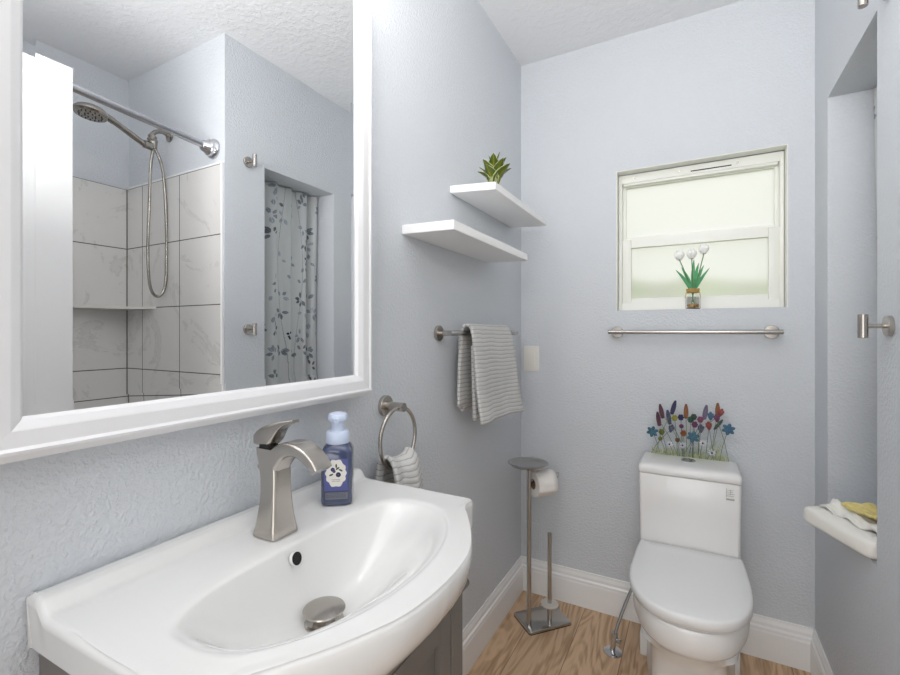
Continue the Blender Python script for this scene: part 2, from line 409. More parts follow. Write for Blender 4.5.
bm = B(); box(bm, WX0+0.003, WX1-0.003, D+0.001, y0, WZ1-0.003, WZ1); obj('head_brightener', bm, M['vinyl'], win)  # same added brightening strip along the top of the recess
# upper sash (behind)
ys = y0+0.03
bm = B(); a0, a1, b0, b1 = fx0+0.012, fx1-0.012, 1.575, fz1-0.034
box(bm, a0, a0+0.014, ys, ys+0.025, b0, b1, 0.002); box(bm, a1-0.014, a1, ys, ys+0.025, b0, b1, 0.002)
box(bm, a0+0.0141, a1-0.0141, ys+0.0005, ys+0.0245, b1-0.014, b1); box(bm, a0+0.0141, a1-0.0141, ys+0.0005, ys+0.0245, b0, b0+0.03)
up = obj('upper_sash', bm, M['vinyl'], win)
bm = B(); box(bm, a0+0.01, a1-0.01, ys+0.010, ys+0.015, b0+0.01, b1-0.01); obj('frosted_pane', bm, M['frosted'], up)
# lower sash (in front)
bm = B(); a0, a1, b0, b1 = fx0+0.014, fx1-0.012, WZ0+0.006, 1.590
yl = y0+0.002
box(bm, a0, a0+0.036, yl, yl+0.026, b0, b1, 0.003); box(bm, a1-0.036, a1, yl, yl+0.026, b0, b1, 0.003)
box(bm, a0+0.0361, a1-0.0361, yl+0.0005, yl+0.0255, b0, b0+0.045); box(bm, a0+0.0361, a1-0.0361, yl+0.0005, yl+0.0255, b1-0.035, b1)
lo = obj('lower_sash', bm, M['vinyl'], win)
bm = B(); box(bm, a0+0.03, a1-0.03, yl+0.012, yl+0.017, b0+0.03, b1-0.03); obj('frosted_pane', bm, M['frosted'], lo)

# garden hedge and lawn outside, seen blurred through the frosted glass
M['hedge'] = mat('hedge_leaves', (128, 150, 84), 0.8, scale=14, var=0.5)
M['lawn'] = mat('lawn', (196, 202, 150), 0.9, scale=10, var=0.2)

# ------------------------------------------------------------------ closet-like recess: the curtain
def leaf_field():
    leaves = []   # (u, v, len, angle, grey)
    rnd = random.Random(5)
    for cu in range(8):
        for cv in range(14):
            u = cu*0.09+rnd.uniform(0, 0.05); v = cv*0.095+rnd.uniform(0, 0.05)
            if rnd.random() < 0.15: continue
            k = rnd.choice([2, 3, 4, 5]); g = rnd.uniform(0.42, 0.68); a0 = rnd.uniform(0, 6.28)
            for q in range(k):
                a = a0+q*2*PI/k*0.7+rnd.uniform(-.2, .2)
                leaves.append((u+0.025*math.cos(a), v+0.025*math.sin(a), rnd.uniform(0.013, 0.019), a, g*rnd.uniform(0.85, 1.1), 0.52))
    dots = [(0.075, 1.185), (0.085, 1.17), (0.072, 1.16), (0.083, 1.15), (0.068, 1.14), (0.26, 1.02), (0.07, 0.64), (0.07, 0.625), (0.07, 0.60), (0.33, 0.50), (0.345, 0.505), (0.335, 0.485), (0.34, 0.475), (0.50, 0.9), (0.51, 0.89)]
    return leaves, dots
def curtain():
    leaves, dots = leaf_field()
    nu, nv = 230, 420
    Lc = 0.62   # cloth length along folds
    y_a, y_b = OY0+0.004, 1.828
    bm = B(); col = bm.loops.layers.color.new('Col')
    zt, zb = OZ1-0.005, OZ0+0.04
    def pos(i, j):
        s = i/(nu-1); v = j/(nv-1); z = zt+(zb-zt)*v
        y = y_a+(y_b-y_a)*s+0.005*math.sin(s*37+1)
        amp = 0.016+0.005*math.sin(s*9+v*2)
        x = 1.214+amp*math.sin(s*2*PI*4.6+0.7+0.35*math.sin(v*3))+0.006*math.sin(s*50+v*3)
        return Vector((x, y, z))
    cell = {}
    for L in leaves:
        for a in (-1, 0, 1):
            for b in (-1, 0, 1): cell.setdefault((int(L[0]/0.03)+a, int(L[1]/0.03)+b), []).append(L)
    vs = [[bm.verts.new(pos(i, j)) for j in range(nv)] for i in range(nu)]
    def colour(u, v):
        c = [0.80, 0.81, 0.81]
        for (lu, lv, ln, a, g, asp) in cell.get((int(u/0.03), int(v/0.03)), []):
            du, dv = u-lu, v-lv
            p = (du*math.cos(a)+dv*math.sin(a))/ln; q = (-du*math.sin(a)+dv*math.cos(a))/(ln*asp)
            if p*p+abs(q)*1.0+0.0*q < 1 and abs(p) < 1 and abs(q) < (1-p*p):
                k = g if abs(q) > 0.12 else g*1.25
                c = [k*0.92, k*0.97, k*1.03]
        for cx in (0.13, 0.30, 0.45):     # thin grey branches
            bx = cx+0.03*math.sin(v*6+cx*20)
            if abs(u-bx) < 0.0015: c = [0.55, 0.57, 0.58]
        for (du, dv) in dots:
            if (u-du)**2+(v-dv)**2 < 0.0062**2: c = [0.03, 0.10, 0.22]
        return c
    for i in range(nu-1):
        for j in range(nv-1):
            f = bm.faces.new((vs[i][j], vs[i+1][j], vs[i+1][j+1], vs[i][j+1]))
            for lp, (a, b) in zip(f.loops, ((i, j), (i+1, j), (i+1, j+1), (i, j+1))):
                u = a/(nu-1)*Lc; v = (1-b/(nv-1))*1.25
                lp[col] = (*colour(u, v), 1)
    o = obj('curtain', bm, M['curtain'], smooth=180)
    return o
t = tag(curtain(), 'white curtain printed with grey leaves and blue dots closing the wall recess', 'curtain')

# ------------------------------------------------------------------ shower
t = thing('bathtub', 'white bathtub along the tiled wall behind the open door', 'bathtub', ((W+XS)/2, 0.4, 0))
bm = B(); tx0, tx1, ty0, ty1 = W+0.005, XS-0.016, YF+0.005, YS-0.02
def rr(x0, x1, y0_, y1_, r, z, n=8):
    o = []
    for cx, cy, a in ((x1-r, y1_-r, 0), (x0+r, y1_-r, 90), (x0+r, y0_+r, 180), (x1-r, y0_+r, 270)):
        for k in range(n+1):
            an = math.radians(a+90*k/n); o.append(Vector((cx+r*math.cos(an), cy+r*math.sin(an), z)))
    return o
loft(bm, [rr(tx0, tx1, ty0, ty1, .01, 0), rr(tx0, tx1, ty0, ty1, .01, .43), rr(tx0+.005, tx1-.005, ty0+.005, ty1-.005, .01, .44),
          rr(tx0+.06, tx1-.05, ty0+.06, ty1-.06, .08, .44), rr(tx0+.08, tx1-.07, ty0+.09, ty1-.08, .08, .40), rr(tx0+.13, tx1-.12, ty0+.16, ty1-.13, .1, .12), rr(tx0+.2, tx1-.2, ty0+.25, ty1-.2, .1, .09)])
obj('basin', bm, M['tub'], t)

t = thing('shower_rod', 'straight metal shower rod fixed to the wall above the tiles', 'shower rod', (1.158, YS, 1.969))
bm = B(); tube(bm, [(1.158, YS-0.01, 1.969), (1.120, YF+0.01, 2.040)], 0.0135, 20); obj('rod', bm, M['rod'], t)
for nm, yy, s in (('flange', YS, -1), ('flange', YF, 1)):
    bm = B(); lathe(bm, [(0.042, 0.0), (0.042, 0.006), (0.037, 0.012), (0.033, 0.016), (0.033, 0.026), (0.026, 0.032), (0.022, 0.05), (0.0165, 0.055)], (1.158 if s < 0 else 1.120, yy+s*0.001, 1.969 if s < 0 else 2.040), (0, s, 0), 32)
    obj(nm, bm, M['chrome'], t)

t = thing('hand_shower', 'brushed metal hand shower on an arm with a looping hose', 'shower head', (1.477, YS, 2.09))
bm = B(); lathe(bm, [(0.026, 0), (0.026, 0.004), (0.014, 0.012)], (1.477, YS-0.001, 2.090), (0, -1, 0), 24); obj('wall_plate', bm, M['shower_metal'], t)
bm = B(); tube(bm, cr([(1.477, YS-0.005, 2.090), (1.477, YS-0.035, 2.098), (1.477, YS-0.065, 2.085), (1.477, YS-0.088, 2.056)], 8), 0.0095, 14); obj('arm', bm, M['shower_metal'], t)
bm = B()
tube(bm, [(1.477, 1.124, 2.062), (1.477, 1.112, 2.040)], [0.015, 0.0165], 16)
tube(bm, [(1.477, 1.124, 2.046), (1.477, 1.124, 2.008)], [0.016, 0.014], 16)
tube(bm, [(1.477, 1.117, 2.015), (1.477, 1.085, 2.017)], [0.017, 0.017], 16)
obj('holder', bm, M['shower_metal'], t)
bm = B(); tube(bm, cr([(1.477, 1.095, 2.012), (1.477, 1.04, 2.034), (1.477, 0.995, 2.054), (1.477, 0.96, 2.068), (1.477, 0.93, 2.077)], 6), [0.0125]*9+[0.0120]*8+[0.014]*8, 16); obj('handle', bm, M['shower_metal'], t)
bm = B(); ax = Vector((0, -0.10, -1)).normalized()
lathe(bm, [(0.004, -0.024), (0.028, -0.021), (0.048, -0.011), (0.058, 0.0), (0.059, 0.009), (0.053, 0.016), (0.03, 0.018)], (1.477, 0.888, 2.072), ax, 36); hd = obj('spray_head', bm, M['shower_metal'], t)
bm = B()
for ring, nn in ((0.018, 8), (0.038, 16)):
    for k in range(nn):
        a, b = frame_of(ax); p = Vector((1.477, 0.888, 2.072))+ax*0.016+(a*math.cos(2*PI*k/nn)+b*math.sin(2*PI*k/nn))*ring
        lathe(bm, [(0.003, 0), (0.002, 0.005)], p, ax, 6)
obj('nozzles', bm, M['rubber'], hd)
bm = B(); tube(bm, cr([(1.477, 1.124, 2.012), (1.477, 1.112, 1.930), (1.477, 1.106, 1.750), (1.477, 1.100, 1.550), (1.477, 1.109, 1.400), (1.477, 1.140, 1.355), (1.477, 1.172, 1.400), (1.477, 1.180, 1.550), (1.477, 1.176, 1.750), (1.477, 1.162, 1.930), (1.477, 1.127, 2.020)], 8), 0.0062, 12); obj('hose', bm, M['shower_metal'], t)

bm = B()   # triangular corner shelf in tile
pts = [(XS-0.012, YS-0.012), (XS-0.012-0.25, YS-0.012), (XS-0.15, YS-0.10), (XS-0.08, YS-0.26), (XS-0.012, YS-0.40)]
loft(bm, [[Vector((x, y, z)) for x, y in pts] for z in (1.303, 1.314)])
tag(obj('corner_shelf', bm, mat('stone_shelf', (214, 212, 208), 0.3)), 'stone corner shelf set between the two tiled shower walls', 'shelf')

# open door, seen in the mirror in front of the tub
dr = bpy.data.objects.new('door_1', None); COL.objects.link(dr); dr['kind'] = 'structure'; dr.location = (1.066, -0.08, 0)
bm = B(); box(bm, 1.048, 1.083, -0.08, 0.661, 0.008, 2.006, 0.002); obj('door_panel', bm, mat('door_paint', (222, 222, 222), 0.4), dr, smooth=0)
bm = B(); lathe(bm, [(0.03, 0), (0.03, 0.006), (0.012, 0.01), (0.012, 0.04), (0.027, 0.05), (0.027, 0.062), (0.015, 0.07)], (1.048, 0.60, 0.80), (-1, 0, 0), 24); obj('door_handle', bm, M['nickel'], dr)

# ------------------------------------------------------------------ mirror
MX = 0.042
iy0, iy1, iz0, iz1 = 0.217, 0.787, 1.0985, 1.965
t = thing('wall_mirror', 'large wall mirror in a wide white frame above the sink', 'mirror', (0, 0.5, 1.05))
prof = [(0.0, MX-0.006), (0.0, MX+0.002), (0.004, MX+0.008), (0.012, 0.055), (0.014, 0.056), (0.032, 0.0575), (0.0355, 0.061), (0.039, 0.060), (0.048, 0.052), (0.048, 0.004), (0.0, 0.004)]
rings = []
for d, x in prof:
    rings.append([Vector((x, iy0-d, iz0-d)), Vector((x, iy1+d, iz0-d)), Vector((x, iy1+d, iz1+d)), Vector((x, iy0-d, iz1+d))])
bm = B(); vs = loft(bm, rings, caps=False)
for j in range(4): bm.faces.new((vs[-1][j], vs[-1][(j+1) % 4], vs[0][(j+1) % 4], vs[0][j]))
# wider left and right stiles
for v in bm.verts:
    pass
obj('frame', bm, M['frame'], t, smooth=0)
bm = B(); bw, dp = 0.012, -0.0005
o_ = [Vector((MX-dp, iy0-.001, iz0-.001)), Vector((MX-dp, iy1+.001, iz0-.001)), Vector((MX-dp, iy1+.001, iz1+.001)), Vector((MX-dp, iy0-.001, iz1+.001))]
i_ = [Vector((MX, iy0+bw, iz0+bw)), Vector((MX, iy1-bw, iz0+bw)), Vector((MX, iy1-bw, iz1-bw)), Vector((MX, iy0+bw, iz1-bw))]
b_ = [Vector((0.037, p.y, p.z)) for p in o_]
loft(bm, [b_, o_, i_])
obj('glass', bm, M['mirror'], t, smooth=0)

# vanity light above the mirror (outside the frame)
t = thing('vanity_light', 'three-lamp nickel vanity light above the mirror', 'lamp', (0, 0.50, 2.19))
bm = B(); box(bm, 0.001, 0.03, 0.22, 0.78, 2.155, 2.225, 0.006); obj('back_plate', bm, M['nickel'], t)
for y in (0.28, 0.50, 0.72):
    bm = B(); tube(bm, cr([(0.028, y, 2.19), (0.08, y, 2.20), (0.12, y, 2.185)], 6), 0.008, 12); obj('arm', bm, M['nickel'], t)
    bm = B(); lathe(bm, [(0.02, 0.0), (0.03, 0.01), (0.045, 0.09), (0.047, 0.12), (0.03, 0.128)], (0.12, y, 2.185), (0, 0, -1), 24); obj('glass_shade', bm, M['lamp'], t)
# unseen ceiling lamp, for general light in the room
t = thing('unseen_ceiling_light', 'unseen round flush ceiling light with white glass', 'lamp', (0.80, 0.35, ZC))
bm = B(); lathe(bm, [(0.15, 0), (0.15, 0.02), (0.14, 0.022)], (0.80, 0.35, ZC-0.001), (0, 0, -1), 40); obj('rim', bm, M['nickel'], t)
bm = B(); lathe(bm, [(0.135, 0.022), (0.12, 0.05), (0.08, 0.068), (0.02, 0.075)], (0.80, 0.35, ZC-0.001), (0, 0, -1), 40); obj('diffuser', bm, M['lamp_c'], t)

# ------------------------------------------------------------------ vanity cabinet
YC = 0.524
t = thing('vanity_cabinet', 'dark grey vanity cabinet with framed doors under the white sink', 'cabinet', (0.15, YC, 0))
cy0, cy1, cxf = YC-0.278, 0.817, 0.300
bm = B(); box(bm, 0.003, cxf-0.02, cy0, cy0+0.018, 0.09, 0.808); box(bm, 0.003, cxf-0.02, cy1-0.018, cy1, 0.09, 0.808); box(bm, 0.003, cxf-0.02, cy0+.018, cy1-.018, 0.09, 0.11); box(bm, 0.003, 0.012, cy0+.018, cy1-.018, 0.11, 0.70)
box(bm, cxf-0.02, cxf, cy0, cy0+0.046, 0.0, 0.808, 0.0015); box(bm, cxf-0.02, cxf, cy1-0.046, cy1, 0.0, 0.808, 0.0015)
box(bm, cxf-0.02, cxf, cy0+0.046, cy1-0.046, 0.66, 0.70, 0.0015); box(bm, cxf-0.02, cxf, cy0+0.046, cy1-0.046, 0.0, 0.11, 0.0015)
box(bm, 0.003, 0.04, cy0, cy0+0.02, 0, 0.09); box(bm, 0.003, 0.04, cy1-0.02, cy1, 0, 0.09)
obj('body', bm, M['cabinet'], t, smooth=0)
bm = B(); pts = [(cxf+0.001, cy0-0.006, 0.680), (cxf+0.001, cy1+0.006, 0.685)]
tube(bm, pts, 0.0115, 16); tube(bm, [(0.01, cy1+0.001, 0.680), (cxf, cy1+0.001, 0.685)], 0.009, 16)
obj('moulding', bm, M['cabinet'], t)
dy0, dy1 = cy0+0.049, cy1-0.049
for a, b in ((dy0, YC-0.0015), (YC+0.0015, dy1)):
    bm = B(); fw = 0.042; x0, x1 = cxf-0.019, cxf-0.001; z0, z1 = 0.113, 0.657
    box(bm, x0, x1, a, a+fw, z0, z1, 0.0015); box(bm, x0, x1, b-fw, b, z0, z1, 0.0015)
    box(bm, x0, x1, a+fw, b-fw, z0, z0+fw, 0.0015); box(bm, x0, x1, a+fw, b-fw, z1-fw, z1, 0.0015)
    box(bm, x0, x1-0.011, a+fw-.003, b-fw+.003, z0+fw-.003, z1-fw+.003)
    d = obj('door', bm, M['cabinet'], t, smooth=0)
    kx = b-0.02 if a < YC-0.1 else a+0.02
    bm = B(); lathe(bm, [(0.006, 0), (0.005, 0.012), (0.014, 0.018), (0.014, 0.026), (0.008, 0.029)], (x1, kx, 0.56), (1, 0, 0), 20); obj('knob', bm, M['nickel'], d)

# ------------------------------------------------------------------ sink
ZT = 0.857
half = [(0.003, 0.302), (0.02, 0.302), (0.06, 0.301), (0.14, 0.299), (0.22, 0.296), (0.285, 0.296), (0.310, 0.297), (0.322, 0.291), (0.322, 0.276), (0.324, 0.258), (0.333, 0.240), (0.348, 0.218), (0.380, 0.165), (0.410, 0.100), (0.420, 0.050), (0.423, 0.0)]
hp = cr([(x, h, 0) for x, h in half], 7)
YO = 0.531
front = [Vector((p.x, YO+p.y*0.985, 0)) for p in hp]+[Vector((p.x, YO-p.y*0.985, 0)) for p in reversed(hp[:-1])]
back = [Vector((0.003, YO-0.2975+0.595*k/60, 0)) for k in range(1, 60)]
outl = front+back
def rim_pt(ang):
    c, s = math.cos(ang), math.sin(ang)       # direction from (0.235, YC)
    n_, a_ = (2.05, 0.137) if c > 0 else (3.4, 0.084)
    b_ = 0.229
    r = (abs(c/a_)**n_+abs(s/b_)**n_)**(-1/n_)
    return Vector((0.235+r*c, YC+r*s, 0))
NB = len(outl)
RC = Vector((0.235, YC, 0)); DRN = Vector((0.209, 0.521, 0))
bm = B(); rings = []
BD = 0.110
# drain centre outwards
def bowl_z(t_, e=1.15, p_=2.5):
    return ZT-0.003-BD*(1-(1-t_**e)**p_ if t_ < 1 else 1)
def bex(i):
    d = rims[i]-RC; q = ss(-1.0, 0.9, d.x/max(1e-6, d.length)); return (1.15+0.45*q, 4.6-2.2*q)
rims = []
for p in outl:
    d = p-RC; rims.append(rim_pt(math.atan2(d.y, d.x)))
ts = sorted([0.985, 0.965, 0.945, 0.92, 0.86, 0.78, 0.70, 0.62, 0.54, 0.46, 0.38, 0.30, 0.23, 0.17, 0.12, 0.08, 0.05, 0.025, 0.008], reverse=True)
for tt in ts:
    rings.append([Vector((*(rims[i].lerp(DRN, tt)).xy, bowl_z(tt, *bex(i)))) for i in range(NB)])
def deck_z(x, y):
    z = ZT+0.019*ss(0.048, 0.026, x)
    # shallow raised roll around the rim of the deck
    return z
def soft(i, f):
    p = rims[i].lerp(outl[i], f); return p
for f, dz in ((-0.0, -0.003), (0.06, -0.0010), (0.14, 0.0)):
    rings.append([Vector((soft(i, f).x, soft(i, f).y, deck_z(soft(i, f).x, 0)+dz)) for i in range(NB)])
for f in [0.2+0.04*k for k in range(19)]+[0.955]:
    rings.append([Vector((soft(i, f).x, soft(i, f).y, deck_z(soft(i, f).x, 0)+0.0008*ss(0.5, 0.95, f))) for i in range(NB)])
cen = Vector((0.20, YC, 0))
def inward(i, d):
    p = outl[i]; q = outl[(i+1) % NB]; r = outl[i-1]; tn = (q-r).normalized(); nrm = Vector((tn.y, -tn.x, 0))
    if nrm.dot(p-cen) < 0: nrm = -nrm
    return p-nrm*d
for d, dz in ((0.0055, 0.0004), (0.002, -0.0022), (0.0, -0.0065)):
    rings.append([Vector((max(0.003, inward(i, d).x), inward(i, d).y, deck_z(outl[i].x, 0)+dz)) for i in range(NB)])
# apron
for k in range(1, 13):
    u = k/12; R = []
    for i in range(NB):
        p = outl[i]; s = ss(0.30, 0.40, p.x); deep = 0.040+0.084*s
        z = deck_z(p.x, 0)*(1-u)+ZT*u-0.0065-deep*u
        din = (0.004+0.0*s)*u+s*0.125*(u**2.2)
        q = p+(cen-p).normalized()*0 if False else inward(i, 0.004*u)
        x = p.x-(p.x-0.318)*s*(u**2.4) if p.x > 0.30 else q.x
        R.append(Vector((max(0.003, x), q.y, z)))
    rings.append(R)
last = rings[-1]
for f_, zz in ((0.07, 0.0), (0.16, -0.03), (0.26, -0.2), (0.30, -0.2)):
    R = []
    for i in range(NB):
        p = last[i].lerp(Vector((cen.x, cen.y, 0.722)), f_); R.append(Vector((max(0.003, p.x), p.y, max(0.723, min(last[i].z, last[i].z+zz)))))
    rings.append(R)
loft(bm, rings, caps=True)
sk = thing('sink', 'white ceramic vanity sink with a curved front edge on the grey cabinet', 'sink', (0.2, YC, 0.81))
obj('bowl', bm, M['ceramic'], sk, smooth=75)
zd = bowl_z(1.0)
bm = B(); lathe(bm, [(0.030, -0.004), (0.030, 0.002), (0.026, 0.003), (0.022, 0.001)], (DRN.x, DRN.y, zd+0.001), (0, 0, 1), 32); obj('drain_ring', bm, M['nickel'], sk)
bm = B(); lathe(bm, [(0.016, 0), (0.016, 0.013), (0.02, 0.014), (0.0315, 0.017), (0.0325, 0.0185), (0.0315, 0.020), (0.02, 0.0225), (0.006, 0.0235)], (DRN.x, DRN.y, zd+0.002), (0.0, 0.0, 1), 40); obj('stopper', bm, M['nickel'], sk)
bm = B(); onrm = Vector((1.0, 0.12, 0.30)).normalized()
OC = Vector((0.1620, 0.508, 0.8370))
lathe(bm, [(0.0108, -0.004), (0.0108, 0.0008), (0.0098, 0.0012), (0.0095, -0.002)], OC, onrm, 24); ov = obj('overflow_ring', bm, M['ceramic'], sk)
bm = B(); lathe(bm, [(0.0098, -0.002), (0.0098, 0.0024)], OC, onrm, 24); obj('overflow_hole', bm, M['black'], ov)

# ------------------------------------------------------------------ faucet
FY = 0.524
t = thing('faucet', 'brushed nickel single-handle faucet with a flared square base on the sink', 'faucet', (0.096, FY, ZT))
bm = B()
def rect(c, ax_, ay_, hx, hy, r=0.25, n=5):
    out = []
    for sx, sy, a in ((1, 1, 0), (-1, 1, 90), (-1, -1, 180), (1, -1, 270)):
        rr_ = min(hx, hy)*r
        for k in range(n+1):
            an = math.radians(a+90*k/n)
            out.append(c+ax_*(sx*(hx-rr_)+rr_*math.cos(an))+ay_*(sy*(hy-rr_)+rr_*math.sin(an)))
    return out
X_, Y_, Z_ = Vector((1, 0, 0)), Vector((0, 1, 0)), Vector((0, 0, 1))
# column: z, x_centre, half x, half y
colr = [(0.8585, 0.0965, 0.0275, 0.0275), (0.862, 0.0965, 0.0275, 0.0275), (0.872, 0.0970, 0.0250, 0.0255), (0.888, 0.0970, 0.0222, 0.0232), (0.908, 0.0975, 0.0198, 0.0210), (0.93, 0.0975, 0.0185, 0.0195), (0.955, 0.0965, 0.0192, 0.0188), (0.975, 0.0940, 0.0210, 0.0185), (0.992, 0.0900, 0.0222, 0.018), (1.001, 0.0880, 0.0215, 0.0175)]
loft(bm, [rect(Vector((xc, FY, z)), X_, Y_, hx, hy, 0.34) for z, xc, hx, hy in colr])
obj('body', bm, M['nickel'], t, smooth=50)
# spout: wide curved blade
sp = cr([(0.086, 0, 0.960), (0.108, 0, 0.986), (0.130, 0, 1.0025), (0.153, 0, 1.0065), (0.175, 0, 1.0005), (0.192, 0, 0.989), (0.201, 0, 0.978)], 6)
bm = B(); R = []
for i, p in enumerate(sp):
    u = i/(len(sp)-1)
    tn = ((sp[min(i+1, len(sp)-1)]-sp[max(i-1, 0)])).normalized()
    nm = Vector((-tn.z, 0, tn.x))
    th = 0.024*(1-u)**2.6+0.0118; hy = 0.0185+0.001*math.sin(u*PI)
    c = Vector((p.x, FY, p.z))
    R.append(rect(c, nm, Y_, th*(0.62 if u > 0.05 else 0.6), hy, 0.45))
loft(bm, R); obj('spout', bm, M['nickel'], t, smooth=50)
bm = B(); lathe(bm, [(0.0150, 0), (0.0150, 0.007)], (0.0795, FY, 0.9985), (0.0, 0, 1), 24); obj('gap_shade', bm, M['black'], t)  # black ring stands in for the shaded gap under the handle
hd = cr([(0.068, 0, 1.006), (0.068, 0, 1.020), (0.078, 0, 1.034), (0.100, 0, 1.042), (0.125, 0, 1.0475), (0.150, 0, 1.0515)], 6)
bm = B(); R = []
hh = [0.022, 0.021, 0.0165, 0.0095, 0.0048, 0.003]; 
lev = [((0.076, 1.0055), 0.0255, 0.0190, 0.010), ((0.076, 1.012), 0.026, 0.0195, 0.010)]
# cap: wedge-shaped dome then lever blade
def sect(x, zb, zt, hy): return rect(Vector((x, FY, (zb+zt)/2)), Z_, Y_, (zt-zb)/2, hy, 0.5)
secs = [(0.058, 1.0055, 1.018, 0.012), (0.060, 1.0045, 1.0235, 0.0150), (0.066, 1.004, 1.029, 0.0165), (0.075, 1.004, 1.0345, 0.0170), (0.085, 1.0045, 1.039, 0.0168), (0.094, 1.006, 1.0422, 0.0162), (0.101, 1.012, 1.0442, 0.0152), (0.108, 1.0235, 1.0458, 0.0138), (0.115, 1.0335, 1.0470, 0.0124), (0.124, 1.0402, 1.0484, 0.0112), (0.134, 1.0445, 1.0502, 0.0098), (0.144, 1.0475, 1.0522, 0.0070)]
loft(bm, [sect(*s) for s in secs]); obj('handle', bm, M['nickel'], t, smooth=50)

# ------------------------------------------------------------------ soap bottle
SX, SY = 0.088, 0.683
t = thing('soap_dispenser', 'foaming hand soap bottle with blue pump and floral label beside the faucet', 'soap bottle', (SX, SY, ZT))
ang = math.radians(36)
Rz = Matrix.Rotation(ang, 4, 'Z')
def L(p): return Vector((SX, SY, 0))+(Rz @ Vector(p))
def rsq(h, z, r, hy=None, n=6):
    hy = hy or h
    return [L(q) for q in rect(Vector((0, 0, z)), X_, Y_, h, hy, r, n)]
soapm = mat('blue_soap', (84, 94, 128), 0.08, trans=0.35, ior=1.4, coat=0.6)
cap_m = mat('pale_blue_plastic', (205, 216, 238), 0.3)
bm = B()
loft(bm, [rsq(0.0255, ZT+0.0015, .4), rsq(0.0290, ZT+0.004, .4), rsq(0.0300, ZT+0.010, .4), rsq(0.0300, ZT+0.09, .4), rsq(0.0300, ZT+0.104, .4), rsq(0.0255, ZT+0.113, .6), rsq(0.021, ZT+0.118, 1.0)])
obj('bottle', bm, soapm, t)
bm = B(); lathe(bm, [(0.0215, 0.117), (0.0225, 0.119), (0.0225, 0.138), (0.020, 0.1415), (0.0135, 0.143), (0.0125, 0.148), (0.0125, 0.163)], L((0, 0, ZT)), (0, 0, 1), 28)
obj('pump_collar', bm, cap_m, t)
bm = B(); lathe(bm, [(0.0128, 0.158), (0.0175, 0.161), (0.0195, 0.165), (0.0195, 0.170), (0.017, 0.1755), (0.008, 0.178)], L((0, 0, ZT)), (0, 0, 1), 28)
nz = L((0.0, -0.010, ZT+0.167)); nz2 = L((0.0, -0.024, ZT+0.164))
tube(bm, [nz, nz2], [0.006, 0.0045], 12)
obj('pump_head', bm, cap_m, t)
# printed label on the front (local -y face)
def label_mesh():
    bm = B(); col = bm.loops.layers.color.new('Col'); n, m = 84, 130
    w_, h_ = 0.044, 0.080
    def c(u, v):        # u -1..1, v 0..1 up
        x = u*0.022; z = v*h_
        base = [0.30, 0.33, 0.56]
        if v < 0.24: base = [0.20, 0.22, 0.32]
        if 0.03 < v < 0.2 and u > -0.9: base = [0.42, 0.43, 0.47]
        if 0.045 < v < 0.20 and abs(u) < 0.85 and (int(v*60) % 2 == 0) and math.sin(u*47+int(v*60)*5) > -0.5: base = [0.22, 0.24, 0.3]
        # scalloped white badge
        cz = 0.053; a = math.atan2(z-cz, x); r = math.hypot(x/0.0195, (z-cz)/0.0265)
        if r < 1+0.05*math.cos(a*10): base = [0.88, 0.87, 0.84]
        for bx, bz, br, cc in ((0.0045, 0.050, 0.0048, (0.06, 0.06, 0.2)), (-0.006, 0.060, 0.004, (0.10, 0.10, 0.30)), (-0.0035, 0.0565, 0.003, (0.2, 0.18, 0.4))):
            d = math.hypot(x-bx, z-bz)
            if d < br: base = list(cc) if d > br*0.3 else [0.3, 0.3, 0.55]
        for bx, bz, an in ((0.003, 0.062, 0.6), (0.009, 0.0585, -0.5), (-0.009, 0.050, 0.4), (0.0005, 0.067, 1.6)):
            p = (x-bx)*math.cos(an)+(z-bz)*math.sin(an); q = -(x-bx)*math.sin(an)+(z-bz)*math.cos(an)
            if (p/0.0042)**2+(q/0.0016)**2 < 1: base = [0.16, 0.24, 0.12]
        for bz in (0.0405, 0.0375):
            if abs(z-bz) < 0.0007 and abs(x) < 0.008 and math.sin(x*3000) > -0.3: base = [0.25, 0.25, 0.3]
        return base
    vs = [[bm.verts.new(L((-0.022+0.044*i/n, -0.0303, ZT+0.012+h_*j/m))) for j in range(m+1)] for i in range(n+1)]
    for i in range(n):
        for j in range(m):
            f = bm.faces.new((vs[i][j], vs[i+1][j], vs[i+1][j+1], vs[i][j+1]))
            cc = c((i+.5)/n*2-1, (j+.5)/m)
            for lp in f.loops: lp[col] = (*cc, 1)
    return bm
o = obj('label', label_mesh(), M['label'], t, smooth=0)
sm = o.modifiers.new('thick', 'SOLIDIFY'); sm.thickness = 0.0004; sm.offset = 0

# ------------------------------------------------------------------ towel ring + hand towel
RX, RY, RZ = 0.052, 0.944, 0.926
t = thing('towel_ring', 'brushed nickel towel ring on the wall beyond the sink', 'towel ring', (0, RY, 1.002))
bm = B(); lathe(bm, [(0.027, 0.0), (0.027, 0.009), (0.0255, 0.0105), (0.01, 0.0108)], (0.001, 0.952, 1.003), (1, 0, 0), 32); obj('wall_plate', bm, M['nickel'], t)
bm = B(); tube(bm, [(0.008, 0.952, 1.003), (0.064, 0.952, 1.003)], 0.0115, 20); obj('post', bm, M['nickel'], t)
bm = B(); n = 56; pts = [Vector((RX, RY+0.0765*math.sin(2*PI*k/n), RZ+0.0765*math.cos(2*PI*k/n))) for k in range(n+1)]
tube(bm, pts, 0.0052, 12, caps=False); bmesh.ops.remove_doubles(bm, verts=bm.verts, dist=0.0003); obj('ring', bm, M['nickel'], t)

